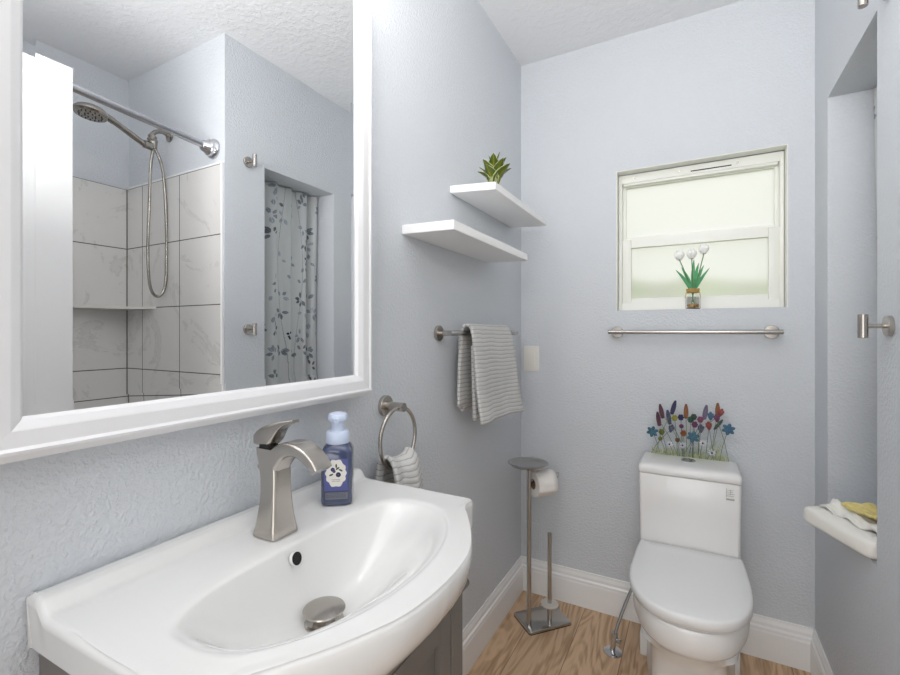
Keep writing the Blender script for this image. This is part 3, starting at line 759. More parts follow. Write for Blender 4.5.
def sheet(name, path, width, th, nv=40, ripple=None, parent=None, m=None, sub=10):
    """path: xz centre points; width(u)->(ya, yb); returns a thick cloth"""
    P = cr([(a, 0, b) for a, b in path], sub); acc = [0]
    for i in range(1, len(P)): acc.append(acc[-1]+(P[i]-P[i-1]).length)
    nu = len(P)
    def f(u, v):
        i = round(u*(nu-1)); p = P[i]; ya, yb = width(u)
        y = ya+(yb-ya)*v; dx, dz = ripple(u, v) if ripple else (0, 0)
        return Vector((p.x+dx, y, p.z+dz))
    bm = B(); grid(bm, nu, nv, f, uv=lambda u, v: (v*0.4, acc[round(u*(nu-1))]))
    o = obj(name, bm, m or M['towel'], parent, smooth=180)
    s = o.modifiers.new('thick', 'SOLIDIFY'); s.thickness = th; s.offset = 0
    return o
# hand towel threaded through the ring
zr = RZ-0.0765
def wring(u):
    a = abs(u-0.5)*2
    return (RY-0.048-0.022*a, RY+0.046+0.018*a)
def rring(u, v):
    a = abs(u-0.5)*2
    sag = (0.0765-math.sqrt(max(0, 0.0765**2-((v-0.5)*0.094)**2)))*(1-a*0.6)
    return (0.006*math.sin(v*9+u*2)*(0.3+a)*(1 if u > .5 else .6), sag+(0.004*math.sin(v*6))*a)
o = sheet('hand_towel', [(0.030, 0.70), (0.029, 0.80), (0.032, 0.862), (0.043, 0.872), (0.052, 0.873), (0.064, 0.870), (0.078, 0.850), (0.088, 0.80), (0.092, 0.70)], wring, 0.010, 34, rring)
tag(o, 'grey ribbed hand towel threaded through the ring beyond the sink', 'towel')

# ------------------------------------------------------------------ towel bars
def towel_bar(name, L_, label):
    """bar along local x from 0..L_, wall behind at local y=0 (bar at y=-0.06)"""
    t = thing(name, label, 'towel bar', (0, 0, 0), 'towel bars on the walls')
    bm = B(); tube(bm, [(0, -0.058, 0), (L_, -0.058, 0)], 0.0085, 18); obj('bar', bm, M['nickel_h'], t)
    for x in (0.028, L_-0.028):
        bm = B(); lathe(bm, [(0.0245, 0.0), (0.0245, 0.008), (0.023, 0.0095), (0.01, 0.0098)], (x, -0.001, 0), (0, -1, 0), 32)
        tube(bm, [(x, -0.008, 0), (x, -0.056, 0)], 0.0085, 16)
        obj('bracket', bm, M['nickel'], t)
    return t
tb = towel_bar('towel_bar', 0.59, 'bare brushed nickel towel bar under the window')
tb.location = (0.399, D, 1.196)
tb2 = dup(tb, (0.0, 1.206+0.59, 1.192), 'brushed nickel bar holding the grey towel below the shelves')
tb2.rotation_euler = (0, 0, PI/2)
tb2.location = (0.0, 1.203, 1.192)

# bath towel over the left bar
def wbt(u): 
    a = max(0, (u-0.5)*2); return (1.310, 1.635+0.055*a)
def rbt(u, v):
    a = abs(u-0.47)*2
    return ((0.007*math.sin(v*7.5+0.6)+0.004*math.sin(v*15))*a*(1 if u > .45 else .35), (0.012*v-0.006)*(-a if u > .5 else 0)+0.02*(1-v)*0 )
t = thing('bath_towel', 'grey ribbed bath towel folded over the bar below the shelves', 'towel', (0.06, 1.53, 1.2))
sheet('front_drape', [(0.030, 0.95), (0.032, 1.02), (0.036, 1.10), (0.042, 1.17), (0.048, 1.208), (0.061, 1.218), (0.076, 1.208), (0.086, 1.16), (0.092, 1.08), (0.100, 0.98), (0.112, 0.893)], wbt, 0.009, 60, rbt, t)
sheet('back_fold', [(0.079, 0.905), (0.076, 0.98), (0.073, 1.08), (0.0705, 1.15), (0.072, 1.08), (0.070, 1.0)][:4], lambda u: (1.335, 1.64), 0.010, 30, lambda u, v: (0.002*math.sin(v*8), 0), t)
sheet('wall_fold', [(0.040, 1.185), (0.036, 1.08), (0.034, 1.0), (0.032, 0.955), (0.0245, 0.932), (0.015, 0.955), (0.013, 1.0), (0.013, 1.08), (0.016, 1.185)], lambda u: (1.352, 1.64), 0.009, 30, lambda u, v: (0, 0.002*math.sin(v*8)), t)

# ------------------------------------------------------------------ shelves
def shelf(label, ya, yb, zb, zt, drop):
    bm = B()
    P = [[Vector((0.001, y, zb)), Vector((0.164, y, zb-drop)), Vector((0.164, y, zt-drop)), Vector((0.001, y, zt))] for y in (ya, yb)]
    loft(bm, P)
    bmesh.ops.bevel(bm, geom=bm.edges[:], offset=0.0012, segments=2, affect='EDGES')
    o = obj('floating_shelf', bm, M['shelf'], smooth=0)
    tag(o, label, 'shelf', 'white floating shelves')
    return o
shelf('upper white floating shelf near the corner, holding the small plant', 1.311, 1.875, 1.657, 1.681, 0.012)
shelf('lower white floating shelf, empty, above the towel bar', 1.033, 1.622, 1.467, 1.4925, 0.004)

# plant on the upper shelf
PX, PY, PZ = 0.122, 1.40, 1.6725
t = thing('potted_plant', 'small variegated green plant in a low cream pot on the upper shelf', 'plant', (PX, PY, PZ))
bm = B(); lathe(bm, [(0.018, 0), (0.023, 0.002), (0.026, 0.012), (0.024, 0.013), (0.022, 0.010), (0.004, 0.010)], (PX, PY, PZ), (0, 0, 1), 24); obj('pot', bm, M['pot'], t)
def leaf_m():
    m, n, l, b = nt('variegated_leaf')
    uv = n.new('ShaderNodeUVMap'); sp_ = n.new('ShaderNodeSeparateXYZ'); l.new(uv.outputs[0], sp_.inputs[0])
    a = n.new('ShaderNodeMath'); a.operation = 'SUBTRACT'; a.inputs[1].default_value = 0.5; l.new(sp_.outputs['X'], a.inputs[0])
    c = n.new('ShaderNodeMath'); c.operation = 'ABSOLUTE'; l.new(a.outputs[0], c.inputs[0])
    no = n.new('ShaderNodeTexNoise'); no.inputs['Scale'].default_value = 6; l.new(uv.outputs[0], no.inputs[0])
    ad = n.new('ShaderNodeMath'); ad.operation = 'MULTIPLY_ADD'; ad.inputs[1].default_value = 0.25; l.new(no.outputs['Fac'], ad.inputs[0]); l.new(c.outputs[0], ad.inputs[2])
    r = n.new('ShaderNodeValToRGB'); e = r.color_ramp.elements
    e[0].position = 0.12; e[0].color = (*s2l((134, 124, 28)), 1); e[1].position = 0.64; e[1].color = (*s2l((206, 210, 150)), 1)
    x = e.new(0.22); x.color = (*s2l((84, 100, 18)), 1); x = e.new(0.55); x.color = (*s2l((58, 78, 18)), 1)
    l.new(ad.outputs[0], r.inputs['Fac']); l.new(r.outputs[0], b.inputs['Base Color']); b.inputs['Roughness'].default_value = 0.4
    return m
M['leaf'] = leaf_m()
def blade(name, base, az, tilt, length, width, m, parent, curl=0.35, twist=0.0):
    d = Vector((math.cos(az), math.sin(az), 0)); s = Vector((-math.sin(az+twist), math.cos(az+twist), 0))
    def f(u, v):
        a = tilt+curl*u
        p = Vector(base)+d*(length*u*math.sin(a))+Z_*(length*u*math.cos(a))
        wd = width*math.sin(PI*min(1, (0.08+0.92*u)))**0.75*(1-0.25*u)
        return p+s*(v-0.5)*wd+(d*math.cos(a)-Z_*math.sin(a))*(-abs(v-0.5)**1.3*wd*0.5)
    bm = B(); grid(bm, 12, 7, f, uv=lambda u, v: (v, u))
    o = obj(name, bm, m, parent, smooth=180); so = o.modifiers.new('t', 'SOLIDIFY'); so.thickness = 0.0008
    return o
rnd = random.Random(3)
for k in range(15):
    az = k*2*PI/15*1.0+rnd.uniform(-.25, .25); tl = 0.04+0.28*(k % 3)/2+rnd.uniform(0, .08)
    blade('leaf', (PX+0.004*math.cos(az), PY+0.004*math.sin(az), PZ+0.008), az, tl, rnd.uniform(0.095, 0.115)*(1-0.2*(k % 3)/2), rnd.uniform(0.046, 0.056), M['leaf'], t)
for k in range(4):
    blade('leaf', (PX, PY, PZ+0.01), k*1.6+.4, 0.05, 0.122-0.006*k, 0.046, M['leaf'], t, curl=0.12)

# ------------------------------------------------------------------ switch and blank plate
t = thing('light_switch', 'white rocker light switch on the back wall near the corner', 'light switch', (0.052, D, 1.075))
bm = B(); box(bm, 0.016, 0.088, D-0.007, D-0.0005, 1.015, 1.132, 0.003); obj('cover_plate', bm, M['plastic'], t)
bm = B(); box(bm, 0.035, 0.069, D-0.0095, D-0.006, 1.040, 1.107, 0.0012); obj('rocker', bm, M['plastic'], t)
bm = B(); box(bm, 0.015, 0.091, D-0.0055, D-0.0005, 0.195, 0.318, 0.003)
tag(obj('blank_wall_plate', bm, M['wall']), 'painted blank wall plate low in the corner above the baseboard', 'wall plate')

# ------------------------------------------------------------------ toilet paper stand
PA = Vector((0.126, 1.750, 0)); dirv = Vector((0.665, 0.747, 0)).normalized(); nrmv = Vector((dirv.y, -dirv.x, 0))
t = thing('toilet_paper_stand', 'steel freestanding toilet paper stand with a round tray top', 'toilet paper holder', (0.155, 1.826, 0))
c0 = Vector((0.158, 1.824, 0))
bm = B()
loft(bm, [rect(c0+Z_*z, dirv, nrmv, 0.098-i_, 0.070-i_, 0.16) for z, i_ in ((0.002, .0), (0.011, 0), (0.0125, 0.0015))]); obj('base', bm, M['dark_nickel'], t)
bm = B(); loft(bm, [rect(c0+Z_*z, dirv, nrmv, 0.0985, 0.0705, 0.16) for z in (0.0005, 0.0035)]); obj('rubber_pad', bm, M['rubber'], t)
bm = B(); tube(bm, [PA+Z_*0.012, PA+Z_*0.652], 0.0095, 18); obj('pole', bm, M['dark_nickel'], t)
bm = B(); lathe(bm, [(0.02, 0.648), (0.045, 0.650), (0.070, 0.657), (0.0805, 0.6665), (0.081, 0.668), (0.079, 0.668), (0.067, 0.661), (0.04, 0.655), (0.005, 0.653)], (PA.x-0.004, PA.y, 0), (0, 0, 1), 48); obj('tray', bm, M['dark_nickel'], t)
ZR = 0.592
bm = B(); tube(bm, [PA+Z_*ZR, PA+dirv*0.124+Z_*ZR, PA+dirv*0.131+Z_*(ZR+.004), PA+dirv*0.134+Z_*(ZR+.022)], 0.006, 12); obj('paper_arm', bm, M['dark_nickel'], t)
PB = Vector((0.194, 1.808, 0))
bm = B(); tube(bm, [PB+Z_*0.012, PB+Z_*0.375], 0.0088, 18); obj('spare_roll_pole', bm, M['dark_nickel'], t)
bm = B(); lathe(bm, [(0.0095, 0.083), (0.034, 0.083), (0.036, 0.087), (0.034, 0.091), (0.0095, 0.092)], PB, (0, 0, 1), 32); obj('roll_disc', bm, M['disc'], t)
# paper roll on the arm
t = thing('toilet_paper_roll', 'white toilet paper roll on the arm of the steel stand', 'toilet paper', tuple(PA+dirv*0.07+Z_*ZR))
rc = PA+dirv*0.018+Z_*(ZR-0.013)
a, b = frame_of(dirv)
bm = B(); n = 48; RR = []
for r_, h_ in ((0.0205, 0), (0.050, 0), (0.051, 0.001), (0.051, 0.087), (0.050, 0.088), (0.0205, 0.088)):
    RR.append([rc+dirv*h_+a*r_*math.cos(2*PI*k/n)+b*r_*math.sin(2*PI*k/n) for k in range(n)])
RR.append(RR[0]); vs = loft(bm, RR, caps=False); bmesh.ops.remove_doubles(bm, verts=bm.verts, dist=1e-5)
obj('roll', bm, M['paper'], t)
bm = B(); RR = []
for r_, h_ in ((0.0205, 0.0005), (0.0193, 0.0005), (0.0193, 0.0875), (0.0205, 0.0875)):
    RR.append([rc+dirv*h_+a*r_*math.cos(2*PI*k/n)+b*r_*math.sin(2*PI*k/n) for k in range(n)])
RR.append(RR[0]); loft(bm, RR, caps=False); bmesh.ops.remove_doubles(bm, verts=bm.verts, dist=1e-6)
obj('cardboard_core', bm, M['cardboard'], t)
bm = B()   # hanging end of the paper on the room side
side = nrmv
def pf(u, v):
    an = PI/2-u*PI/2*1.0
    if u < 0.6:
        q = u/0.6; an = PI/2*(1-q); off = side*0.0520*math.cos(an)+Z_*0.0520*math.sin(an)
    else:
        q = (u-0.6)/0.4; off = side*(0.0520+0.0015*math.sin(q*3))-Z_*(0.020*q)
    return rc+dirv*(0.001+0.086*v)+off
grid(bm, 24, 4, pf); o = obj('loose_sheet', bm, M['paper'], t, smooth=180); so = o.modifiers.new('t', 'SOLIDIFY'); so.thickness = 0.0005

# ------------------------------------------------------------------ toilet
TX = 0.693
t = thing('toilet', 'white one-piece toilet with closed lid against the back wall', 'toilet', (TX, 1.7, 0))
def dshape(yb, yf, hw, z, n=26, inset=0.0, hwb=None, xc=TX+0.004):
    """D outline: straight back at yb, rounded front at yf; widest ~45% from the back"""
    hwb = hwb or hw*0.97; pts = []
    ym = yb-(yb-yf)*0.46
    hw -= inset; hwb -= inset; yb -= inset; yf += inset
    for k in range(n+1):     # front arc right->left
        an = PI*k/n; cxn, sn = math.cos(an), math.sin(an)
        pts.append(Vector((xc+hw*math.copysign(abs(cxn)**0.80, cxn), ym-(ym-yf)*abs(sn)**0.84, z)))
    L1 = []
    for k in range(1, 9):
        u = k/8; L1.append(Vector((xc-hw+(hw-hwb)*u*u, ym+(yb-0.012-ym)*u, z)))
    pts += L1
    pts += [Vector((xc-hwb+0.004, yb-0.003, z)), Vector((xc-hwb+0.012, yb, z)), Vector((xc, yb, z)), Vector((xc+hwb-0.012, yb, z)), Vector((xc+hwb-0.004, yb-0.003, z))]
    pts += [Vector((2*xc-p.x, p.y, z)) for p in reversed(L1)]
    return pts
# bowl and pedestal
bm = B()
def ped(z, hf, hb, yf, yb=1.985, n=26):
    xc = TX+0.004; pts = []; ym = yf+0.11
    for k in range(n+1):
        an = PI*k/n; c_, s_ = math.cos(an), math.sin(an)
        e = 0.42
        pts.append(Vector((xc+hf*math.copysign(abs(c_)**e, c_), ym-(ym-yf)*abs(s_)**0.6, z)))
    for k in range(1, 9):
        u = k/8; pts.append(Vector((xc-hf-(hb-hf)*ss(0, .7, u), ym+(yb-0.012-ym)*u, z)))
    pts += [Vector((xc-hb+0.004, yb-0.003, z)), Vector((xc-hb+0.012, yb, z)), Vector((xc, yb, z)), Vector((xc+hb-0.012, yb, z)), Vector((xc+hb-0.004, yb-0.003, z))]
    for k in range(8, 0, -1):
        u = k/8; pts.append(Vector((xc+hf+(hb-hf)*ss(0, .7, u), ym+(yb-0.012-ym)*u, z)))
    return pts
loft(bm, [ped(0.001, 0.106, 0.142, 1.455), ped(0.015, 0.105, 0.141, 1.455), ped(0.13, 0.102, 0.138, 1.47), ped(0.22, 0.104, 0.138, 1.468),
          ped(0.265, 0.108, 0.136, 1.445), ped(0.295, 0.126, 0.142, 1.415),
          dshape(1.985, 1.385, 0.150, 0.310, hwb=0.147), dshape(1.985, 1.366, 0.161, 0.322, hwb=0.152), dshape(1.985, 1.360, 0.1655, 0.333, hwb=0.155), dshape(1.985, 1.357, 0.1665, 0.392, hwb=0.156), dshape(1.985, 1.361, 0.164, 0.3975, hwb=0.155)])
obj('bowl', bm, M['toilet'], t, smooth=50)
# foot blocks at the back of the pedestal
bm = B(); box(bm, TX-0.158, TX-0.12, 1.80, 1.97, 0.001, 0.085, 0.006); obj('foot', bm, M['toilet'], t)
bm = B(); box(bm, TX+0.128, TX+0.160, 1.84, 1.97, 0.001, 0.085, 0.006); obj('foot', bm, M['toilet'], t)
# tank
bm = B()
def tk(z, hw, yf, yb=1.990, r=0.12): return rect(Vector((TX, (yf+yb)/2, z)), X_, Y_, hw, (yb-yf)/2, r, 5)
loft(bm, [tk(0.392, 0.157, 1.800), tk(0.46, 0.158, 1.802), tk(0.56, 0.159, 1.796), tk(0.678, 0.1605, 1.787), tk(0.6805, 0.158, 1.789)])
obj('tank', bm, M['toilet'], t, smooth=50)
bm = B()
loft(bm, [tk(0.6828, 0.160, 1.786), tk(0.6845, 0.1625, 1.784), tk(0.700, 0.1625, 1.784), tk(0.708, 0.160, 1.788, r=.16), tk(0.713, 0.152, 1.797, 1.986, .2), tk(0.7155, 0.135, 1.815, 1.975, .3)])
obj('tank_lid', bm, M['toilet'], t, smooth=60)
bm = B(); lathe(bm, [(0.024, 0.0), (0.024, 0.003), (0.021, 0.0045), (0.0, 0.005)], (0.694, 1.90, 0.7153), (0, 0, 1), 32); obj('flush_button', bm, M['chrome'], t)
# flush diagram printed on the tank
bm = B(); x0 = 0.808; zc = 0.648; yy = 1.7885
for k in range(5):
    box(bm, x0+0.0025*(k % 2), x0+0.024-0.002*(k % 3), yy-0.0006+0.0, yy+0.004, zc+0.018-k*0.0065, zc+0.0195-k*0.0065)
box(bm, x0, x0+0.0012, yy-0.0006, yy+0.004, zc-0.012, zc+0.02); box(bm, x0+0.012, x0+0.0135, yy-0.0006, yy+0.004, zc-0.004, zc+0.015)
box(bm, x0, x0+0.024, yy-0.0002, yy+0.004, zc-0.022, zc-0.0165)
obj('printed_mark', bm, mat('grey_print', (178, 176, 174), 0.6), t, smooth=0)
# seat ring + lid
bm = B(); loft(bm, [dshape(1.795, 1.366, 0.158, 0.3980, hwb=0.150), dshape(1.795, 1.364, 0.160, 0.4045, hwb=0.152)]); obj('seat', bm, M['seat'], t)
bm = B(); z0 = 0.4065
loft(bm, [dshape(1.796, 1.359, 0.1655, z0, hwb=0.157), dshape(1.797, 1.356, 0.1675, z0+0.003, hwb=0.159), dshape(1.797, 1.357, 0.1675, z0+0.021, hwb=0.159), dshape(1.795, 1.360, 0.1655, z0+0.0265, hwb=0.1575), dshape(1.790, 1.367, 0.158, z0+0.029, hwb=0.153), dshape(1.74, 1.44, 0.11, z0+0.031, hwb=0.11)])
obj('seat_lid', bm, M['seat'], t, smooth=60)

# supply line
t = thing('supply_valve', 'chrome water supply valve and braided hose in the floor by the toilet', 'water valve', (0.446, 1.768, 0))
bm = B(); lathe(bm, [(0.034, 0.0005), (0.033, 0.004), (0.022, 0.007), (0.009, 0.009)], (0.446, 1.768, 0), (0, 0, 1), 32); obj('floor_flange', bm, M['chrome'], t)
bm = B(); tube(bm, [(0.444, 1.768, 0.005), (0.449, 1.771, 0.045)], 0.009, 14); tube(bm, [(0.449, 1.771, 0.042), (0.452, 1.774, 0.07)], 0.012, 10)
tube(bm, [(0.45, 1.772, 0.05), (0.474, 1.762, 0.05)], [0.006, 0.009], 10); obj('stop_valve', bm, M['chrome'], t)
bm = B(); tube(bm, cr([(0.452, 1.774, 0.066), (0.468, 1.796, 0.120), (0.497, 1.835, 0.200), (0.528, 1.87, 0.27), (0.556, 1.90, 0.33)], 8), 0.0058, 12)
obj('braided_hose', bm, metal_mat('braided_steel', (150, 150, 150), 0.35, (1, 1, 200), 0.3), t)

# ------------------------------------------------------------------ wildflower ornament on the tank lid
t = thing('wildflower_ornament', 'row of small painted wildflowers standing along the toilet tank lid', 'ornament', (0.693, 1.955, 0.7145))
FYY = 1.955; ZB = 0.7135
pal = dict(teal=(54, 99, 118), maroon=(87, 45, 65), slate=(71, 76, 107), navy=(40, 40, 81), yellow=(148, 145, 70), orange=(137, 85, 49), brown=(117, 87, 54), magenta=(104, 51, 90), olive=(106, 110, 51), green=(49, 87, 71), pink=(129, 71, 98), blue=(57, 99, 129), red=(132, 56, 51), lilac=(107, 98, 123), white=(215, 215, 220), dgreen=(54, 76, 65))
pm = {k: mat('petal_'+k, v, 0.35, scale=400, var=0.25) for k, v in pal.items()}
stm = mat('flower_stem_green', (112, 126, 84), 0.5); stm2 = mat('flower_stem_blue', (104, 118, 134), 0.5)
def stem_to(bm, x, z, xb, y):
    tube(bm, cr([(xb, y, ZB), ((xb*0.6+x*0.4), y, ZB+(z-ZB)*0.5), (x, y, z)], 5), 0.0011, 6)
def petal(bm, c, d, ln, wd, n=7):
    """flat-ish almond petal in the xz plane with thickness"""
    d = Vector(d).normalized(); s = Vector((-d.z, 0, d.x)); pr = []
    ring = []
    for k in range(n*2):
        an = PI*k/n; u = (1-math.cos(an))/2; q = math.sin(an)
        ring.append((u, q))
    for dy, sc in ((-0.0016, 0.55), (0, 1), (0.0016, 0.55)):
        pr.append([Vector(c)+d*(ln*(0.5+(u-0.5)*sc))+s*(wd*0.5*q*sc)+Y_*dy for u, q in ring])
    loft(bm, pr)
def flower(kind, colr, x, z, y=0.0, lean=0.0, sm=stm):
    y = FYY+y; xb = x-(x-0.693)*0.22-lean*0.3
    bm = B(); stem_to(bm, x, z, max(0.562, min(0.825, xb)), y); f = obj('flower_stem', bm, sm, t)
    bm = B()
    if kind == 'star':
        for k in range(6): 
            a = k*PI/3+0.3; petal(bm, (x, y-0.002, z), (math.cos(a), 0, math.sin(a)), 0.0225, 0.0135)
        lathe(bm, [(0.004, 0), (0.003, 0.002)], (x, y-0.003, z), (0, -1, 0), 10)
    elif kind == 'spike':
        d = Vector((lean, 0, 1)).normalized(); c = Vector((x, y, z))-d*0.024
        s = Vector((-d.z, 0, d.x))
        for k in range(9):
            q = c+d*(0.0056*k)
            for sg in (-1, 1):
                petal(bm, q+Vector((0, -0.0006*sg, 0)), d+s*sg*0.62*(1-k/9.5), 0.0185*(0.35+0.65*math.sin(PI*(k+1.6)/11.5)), 0.0078)
    elif kind == 'bud':
        d = Vector((lean, 0, 1)).normalized(); petal(bm, Vector((x, y, z))-d*0.015, d, 0.034, 0.014); petal(bm, Vector((x, y-.001, z))-d*0.012, d+Vector((.35, 0, 0)), 0.026, 0.010); petal(bm, Vector((x, y-.001, z))-d*0.012, d+Vector((-.35, 0, 0)), 0.026, 0.010)
    elif kind == 'cluster':
        for k in range(6):
            a = k*PI/3; q = (x+0.006*math.cos(a), y-0.001, z+0.007*math.sin(a)); bmesh.ops.create_icosphere(bm, subdivisions=1, radius=0.0062, matrix=Matrix.Translation(q))
        bmesh.ops.create_icosphere(bm, subdivisions=1, radius=0.004, matrix=Matrix.Translation((x, y-0.003, z)))
    elif kind == 'daisy':
        for k in range(8):
            a = k*PI/4; petal(bm, (x, y-0.002, z), (math.cos(a), 0, math.sin(a)), 0.0135, 0.0048)
        c_ = obj('bloom', bm, pm['white'], f); bm = B(); lathe(bm, [(0.0036, 0), (0.002, 0.002)], (x, y-0.004, z), (0, -1, 0), 10); obj('eye', bm, pm['navy'], f); return
    elif kind == 'leaf':
        petal(bm, (x-0.014, y, z-0.022), (0.62, 0, 0.9), 0.052, 0.012)
    elif kind == 'ball':
        bmesh.ops.create_icosphere(bm, subdivisions=2, radius=0.0085, matrix=Matrix.Translation((x, y, z)))
    obj('bloom', bm, pm[colr], f, smooth=0)
FL = [('star', 'teal', .567, .801, 0, 0), ('spike', 'maroon', .589, .848, .002, -.15), ('spike', 'maroon', .600, .880, -.002, -.2), ('spike', 'slate', .625, .858, .003, -.15), ('spike', 'navy', .641, .898, 0, .25),
      ('cluster', 'yellow', .646, .862, -.002, 0), ('cluster', 'navy', .667, .866, 0, 0), ('spike', 'orange', .685, .886, .002, 0), ('bud', 'slate', .634, .817, .002, .3), ('ball', 'brown', .655, .778, -.003, 0),
      ('cluster', 'orange', .676, .806, -.002, 0), ('ball', 'magenta', .669, .832, 0, 0), ('cluster', 'olive', .600, .803, -.002, 0), ('ball', 'olive', .595, .776, 0, 0), ('daisy', 'white', .628, .759, -.004, 0), ('daisy', 'white', .673, .760, -.004, 0),
      ('cluster', 'green', .700, .860, .001, 0), ('cluster', 'dgreen', .711, .872, -.001, 0), ('cluster', 'magenta', .714, .843, 0, 0), ('star', 'teal', .709, .796, -.003, 0), ('cluster', 'pink', .733, .864, -.001, 0), ('spike', 'lilac', .749, .888, .002, .15),
      ('bud', 'slate', .735, .827, .002, 0), ('bud', 'blue', .767, .878, 0, 0), ('bud', 'red', .761, .841, -.002, -.1), ('spike', 'orange', .790, .898, .003, 0), ('bud', 'red', .799, .893, 0, .35), ('leaf', 'dgreen', .791, .850, .001, 0), ('star', 'blue', .824, .836, 0, 0),
      ('daisy', 'white', .741, .776, -.004, 0), ('daisy', 'white', .771, .743, -.004, 0), ('bud', 'magenta', .787, .872, -.002, -.2)]
for i, (k, c, x, z, y, ln) in enumerate(FL): flower(k, c, x, z, y, ln, stm if i % 3 else stm2)
bm = B(); rnd = random.Random(11)
for k in range(130):
    x = 0.566+0.255*k/129+rnd.uniform(-.001, .001); h = rnd.uniform(0.014, 0.036); lx = rnd.uniform(-.006, .006)
    if 0.75 < x < 0.79 and rnd.random() < .5: h += 0.05; lx = 0.022
    y = FYY+rnd.uniform(-.003, .003); tube(bm, [(x, y, ZB-0.0005), (x+lx*.5, y, ZB+h*.6), (x+lx, y, ZB+h)], [0.0013, 0.0011, 0.0003], 5)
o = obj('grass', bm, mat('grass_green', (172, 180, 138), 0.5, scale=300, var=0.3), t)
bm = B(); box(bm, 0.562, 0.825, FYY-0.005, FYY+0.005, ZB-0.0005, ZB+0.0015); obj('base_strip', bm, stm, t)

# ------------------------------------------------------------------ tulips in a jar on the window sill
VX, VY, VZ = 0.708, D+0.028, WZ0
t = thing('tulip_jar', 'small glass jar of white tulips tied with twine on the window sill', 'flower vase', (VX, VY, VZ))
bm = B(); lathe(bm, [(0.022, 0.0005), (0.0265, 0.003), (0.0265, 0.052), (0.0205, 0.066), (0.0205, 0.080), (0.0190, 0.080), (0.0190, 0.066), (0.0250, 0.051), (0.0250, 0.004), (0.002, 0.003)], (VX, VY, VZ), (0, 0, 1), 32); obj('jar', bm, M['clear'], t)
bm = B(); rnd = random.Random(2)
for k in range(75):
    r_ = 0.0195*math.sqrt(rnd.random()); a = rnd.uniform(0, 6.3)
    bmesh.ops.create_icosphere(bm, subdivisions=1, radius=0.0038, matrix=Matrix.Translation((VX+r_*math.cos(a), VY+r_*math.sin(a), VZ+0.008+rnd.uniform(0, .010))))
o = obj('pebbles', bm, M['pebble'], t, smooth=0); o['kind'] = 'stuff'
bm = B()
for k in range(5):
    z = VZ+0.066+0.0034*k; n = 28
    tube(bm, [(VX+0.0222*math.cos(2*PI*q/n), VY+0.0222*math.sin(2*PI*q/n), z+0.0006*math.sin(q)) for q in range(n+1)], 0.0019, 6)
for s in (-1, 1):
    tube(bm, cr([(VX+s*0.003, VY-0.023, VZ+0.070), (VX+s*0.016, VY-0.025, VZ+0.072), (VX+s*0.024, VY-0.024, VZ+0.062), (VX+s*0.027, VY-0.023, VZ+0.044)], 5), 0.0015, 6)
obj('twine', bm, M['twine'], t)
for (hx, hz, bx) in ((-0.048, 0.212, .006), (-0.004, 0.214, 0), (0.038, 0.230, -.006)):
    bm = B(); tube(bm, cr([(VX+bx, VY, VZ+0.016), (VX+hx*0.12, VY, VZ+0.075), (VX+hx*0.6, VY, VZ+0.15), (VX+hx, VY, VZ+hz-0.012)], 5), 0.0018, 8)
    st = obj('flower_stem', bm, M['stem'], t)
    bm = B(); c = Vector((VX+hx, VY, VZ+hz-0.014))
    for k in range(6):
        a = k*PI/3
        def f(u, v, a=a, k=k):
            rr_ = 0.0185*math.sin(PI*(0.12+0.70*u))*(1.0 if k % 2 else 0.92); an = a+(v-0.5)*1.5*math.sin(PI*min(1, 0.15+0.8*u))
            return c+Vector((rr_*math.cos(an), rr_*math.sin(an), 0.040*u))
        grid(bm, 9, 6, f)
    pt = obj('tulip_head', bm, M['petal_white'], st, smooth=180); so = pt.modifiers.new('t', 'SOLIDIFY'); so.thickness = 0.0009
for az, tl, ln, cu in ((PI, 0.42, 0.112, .12), (PI*0.96, 0.24, 0.112, .10), (0.0, 0.0, 0.135, 0), (0.1, 0.26, 0.115, .05), (-.1, 0.44, 0.110, .08), (0.0, 0.12, 0.12, .02)):
    blade('tulip_leaf', (VX+0.004*math.cos(az), VY, VZ+0.065), az, tl, ln, 0.018, M['tulip_leaf'], t, curl=cu, twist=PI/2*0.75)

# ------------------------------------------------------------------ robe hooks
def hook(label, y, z):
    t = thing('robe_hook', label, 'robe hook', (W, y, z), 'robe hooks on the right wall')
    bm = B(); lathe(bm, [(0.0225, 0.0), (0.0225, 0.008), (0.021, 0.0095), (0.006, 0.0098)], (W-0.001, y, z), (-1, 0, 0), 32); obj('wall_plate', bm, M['nickel'], t)
    bm = B(); tube(bm, [(W-0.008, y, z), (W-0.040, y, z)], 0.0048, 14); obj('stem', bm, M['nickel'], t)
    bm = B(); tube(bm, [(W-0.047, y, z-0.0265), (W-0.047, y, z-0.0255), (W-0.047, y, z+0.0255), (W-0.047, y, z+0.0265)], [0.008, 0.0092, 0.0092, 0.008], 20); obj('peg', bm, M['nickel'], t)
    return t
h1 = hook('lower brushed nickel robe hook beside the wall recess', 1.305, 1.208)
dup(h1, (W, 1.305, 1.938), 'upper brushed nickel robe hook high beside the wall recess')

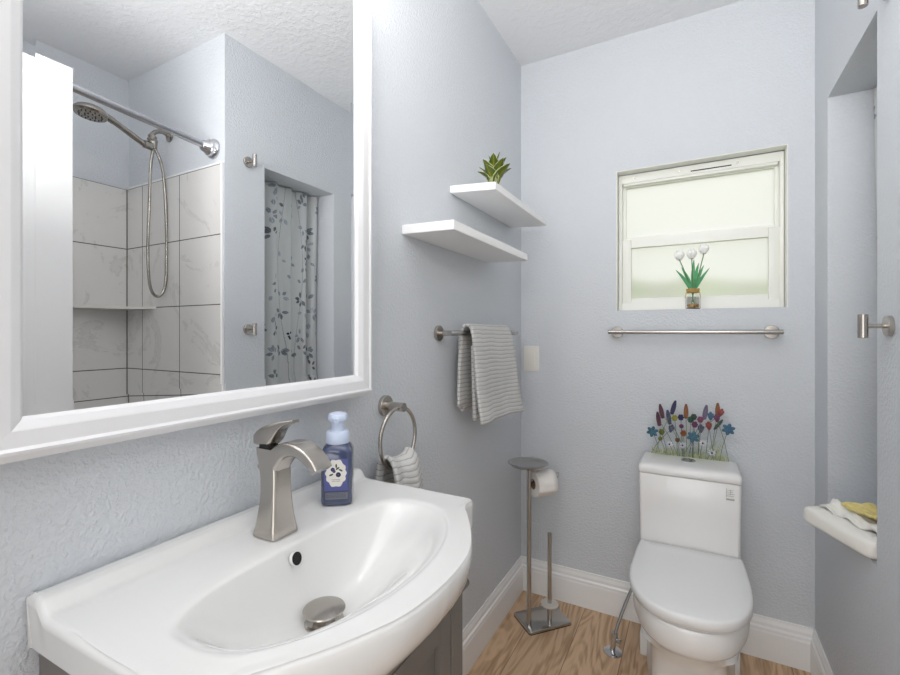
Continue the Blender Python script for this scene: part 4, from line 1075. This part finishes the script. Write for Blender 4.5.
# ------------------------------------------------------------------ folded white towel on the recess ledge
t = thing('folded_towel', 'thick folded white towel overhanging the ledge of the wall recess', 'towel', (1.08, 1.60, OZ0))
th = math.radians(24.0)
ux = Vector((math.cos(th), math.sin(th), 0)); uy = Vector((-math.sin(th), math.cos(th), 0))   # uy: along the long front edge
P0 = Vector((1.079, 1.408, OZ0))
bm = B()
def cushion(bm, p0, lx, ly, z0_, z1_, r, wob, nx=22, ny=36, seed=1):
    rings = []
    m = 14
    for j in range(ny+1):
        v = j/ny; ins = r*(1-math.sqrt(max(0, 1-max(0, 1-min(v, 1-v)*ly/r)**2)))
        ring = []
        H = z1_-z0_
        for k in range(m*4):
            an = 2*PI*k/(m*4); c_, s_ = math.cos(an), math.sin(an)
            xx = lx/2+(lx/2-ins)*math.copysign(abs(c_)**0.35, c_); zz = H/2+(H/2-ins*0.3)*math.copysign(abs(s_)**0.5, s_)
            w_ = wob*(math.sin(v*9+xx*40+seed)*0.5+math.sin(v*23+seed*2)*0.3)*(1 if s_ > 0 else 0)
            ring.append(p0+ux*xx+uy*(v*ly)+Z_*(z0_+zz+w_))
        rings.append(ring)
    loft(bm, rings)
cushion(bm, P0-Z_*OZ0, 0.145, 0.245, OZ0+0.001, OZ0+0.052, 0.03, 0.0025)
obj('towel', bm, M['white_towel'], t, smooth=60)
wt = thing('white_washcloth', 'crumpled white washcloth on top of the folded white towel', 'cloth', (1.12, 1.6, OZ0+0.05))
bm = B()
def wc(u, v):
    p = P0+ux*(0.035+0.10*u)+uy*(0.015+0.20*v)
    z = OZ0+0.062+0.004*math.sin(u*9+v*5)+0.0022*math.sin(u*31+v*9)+0.006*math.sin(v*16-u*4)+0.006*math.sin(u*17+1)*v
    z += 0.003*ss(0.0, 0.5, u)
    if u < 0.08 or v < 0.05 or v > 0.95: z -= 0.004
    return Vector((p.x, p.y, z))
grid(bm, 40, 50, wc); o = obj('cloth', bm, M['white_towel'], wt, smooth=180); so = o.modifiers.new('t', 'SOLIDIFY'); so.thickness = 0.006
yt = thing('yellow_cloth', 'folded yellow and white cloth on top of the white washcloth', 'cloth', (1.15, 1.62, OZ0+0.07))
bm = B()
def yc(u, v):
    p = P0+ux*(0.060+0.07*u)+uy*(0.06+0.11*v)
    z = OZ0+0.084+0.003*math.sin(u*8+v*6)+0.002*math.sin(v*24)
    return Vector((p.x, p.y, z))
grid(bm, 26, 26, yc); o = obj('cloth', bm, M['yellow_cloth'], yt, smooth=180); so = o.modifiers.new('t', 'SOLIDIFY'); so.thickness = 0.008

# outside: lawn and hedge behind the frosted window
bm = B(); box(bm, -6, 8, D+0.4, 14, -0.3, -0.25); struct('ground', bm, M['lawn'])
bm = B(); bmesh.ops.create_icosphere(bm, subdivisions=4, radius=1.0)
for v in bm.verts:
    n_ = 1+0.06*math.sin(v.co.x*13)*math.sin(v.co.y*11+1)+0.05*math.sin(v.co.z*17+v.co.x*7)
    v.co = Vector((v.co.x*2.6*n_+0.4, v.co.y*0.5*n_+4.2, v.co.z*0.95*n_+0.7))
tag(obj('hedge', bm, M['hedge'], smooth=180), 'green hedge outside, blurred behind the frosted window', 'hedge')
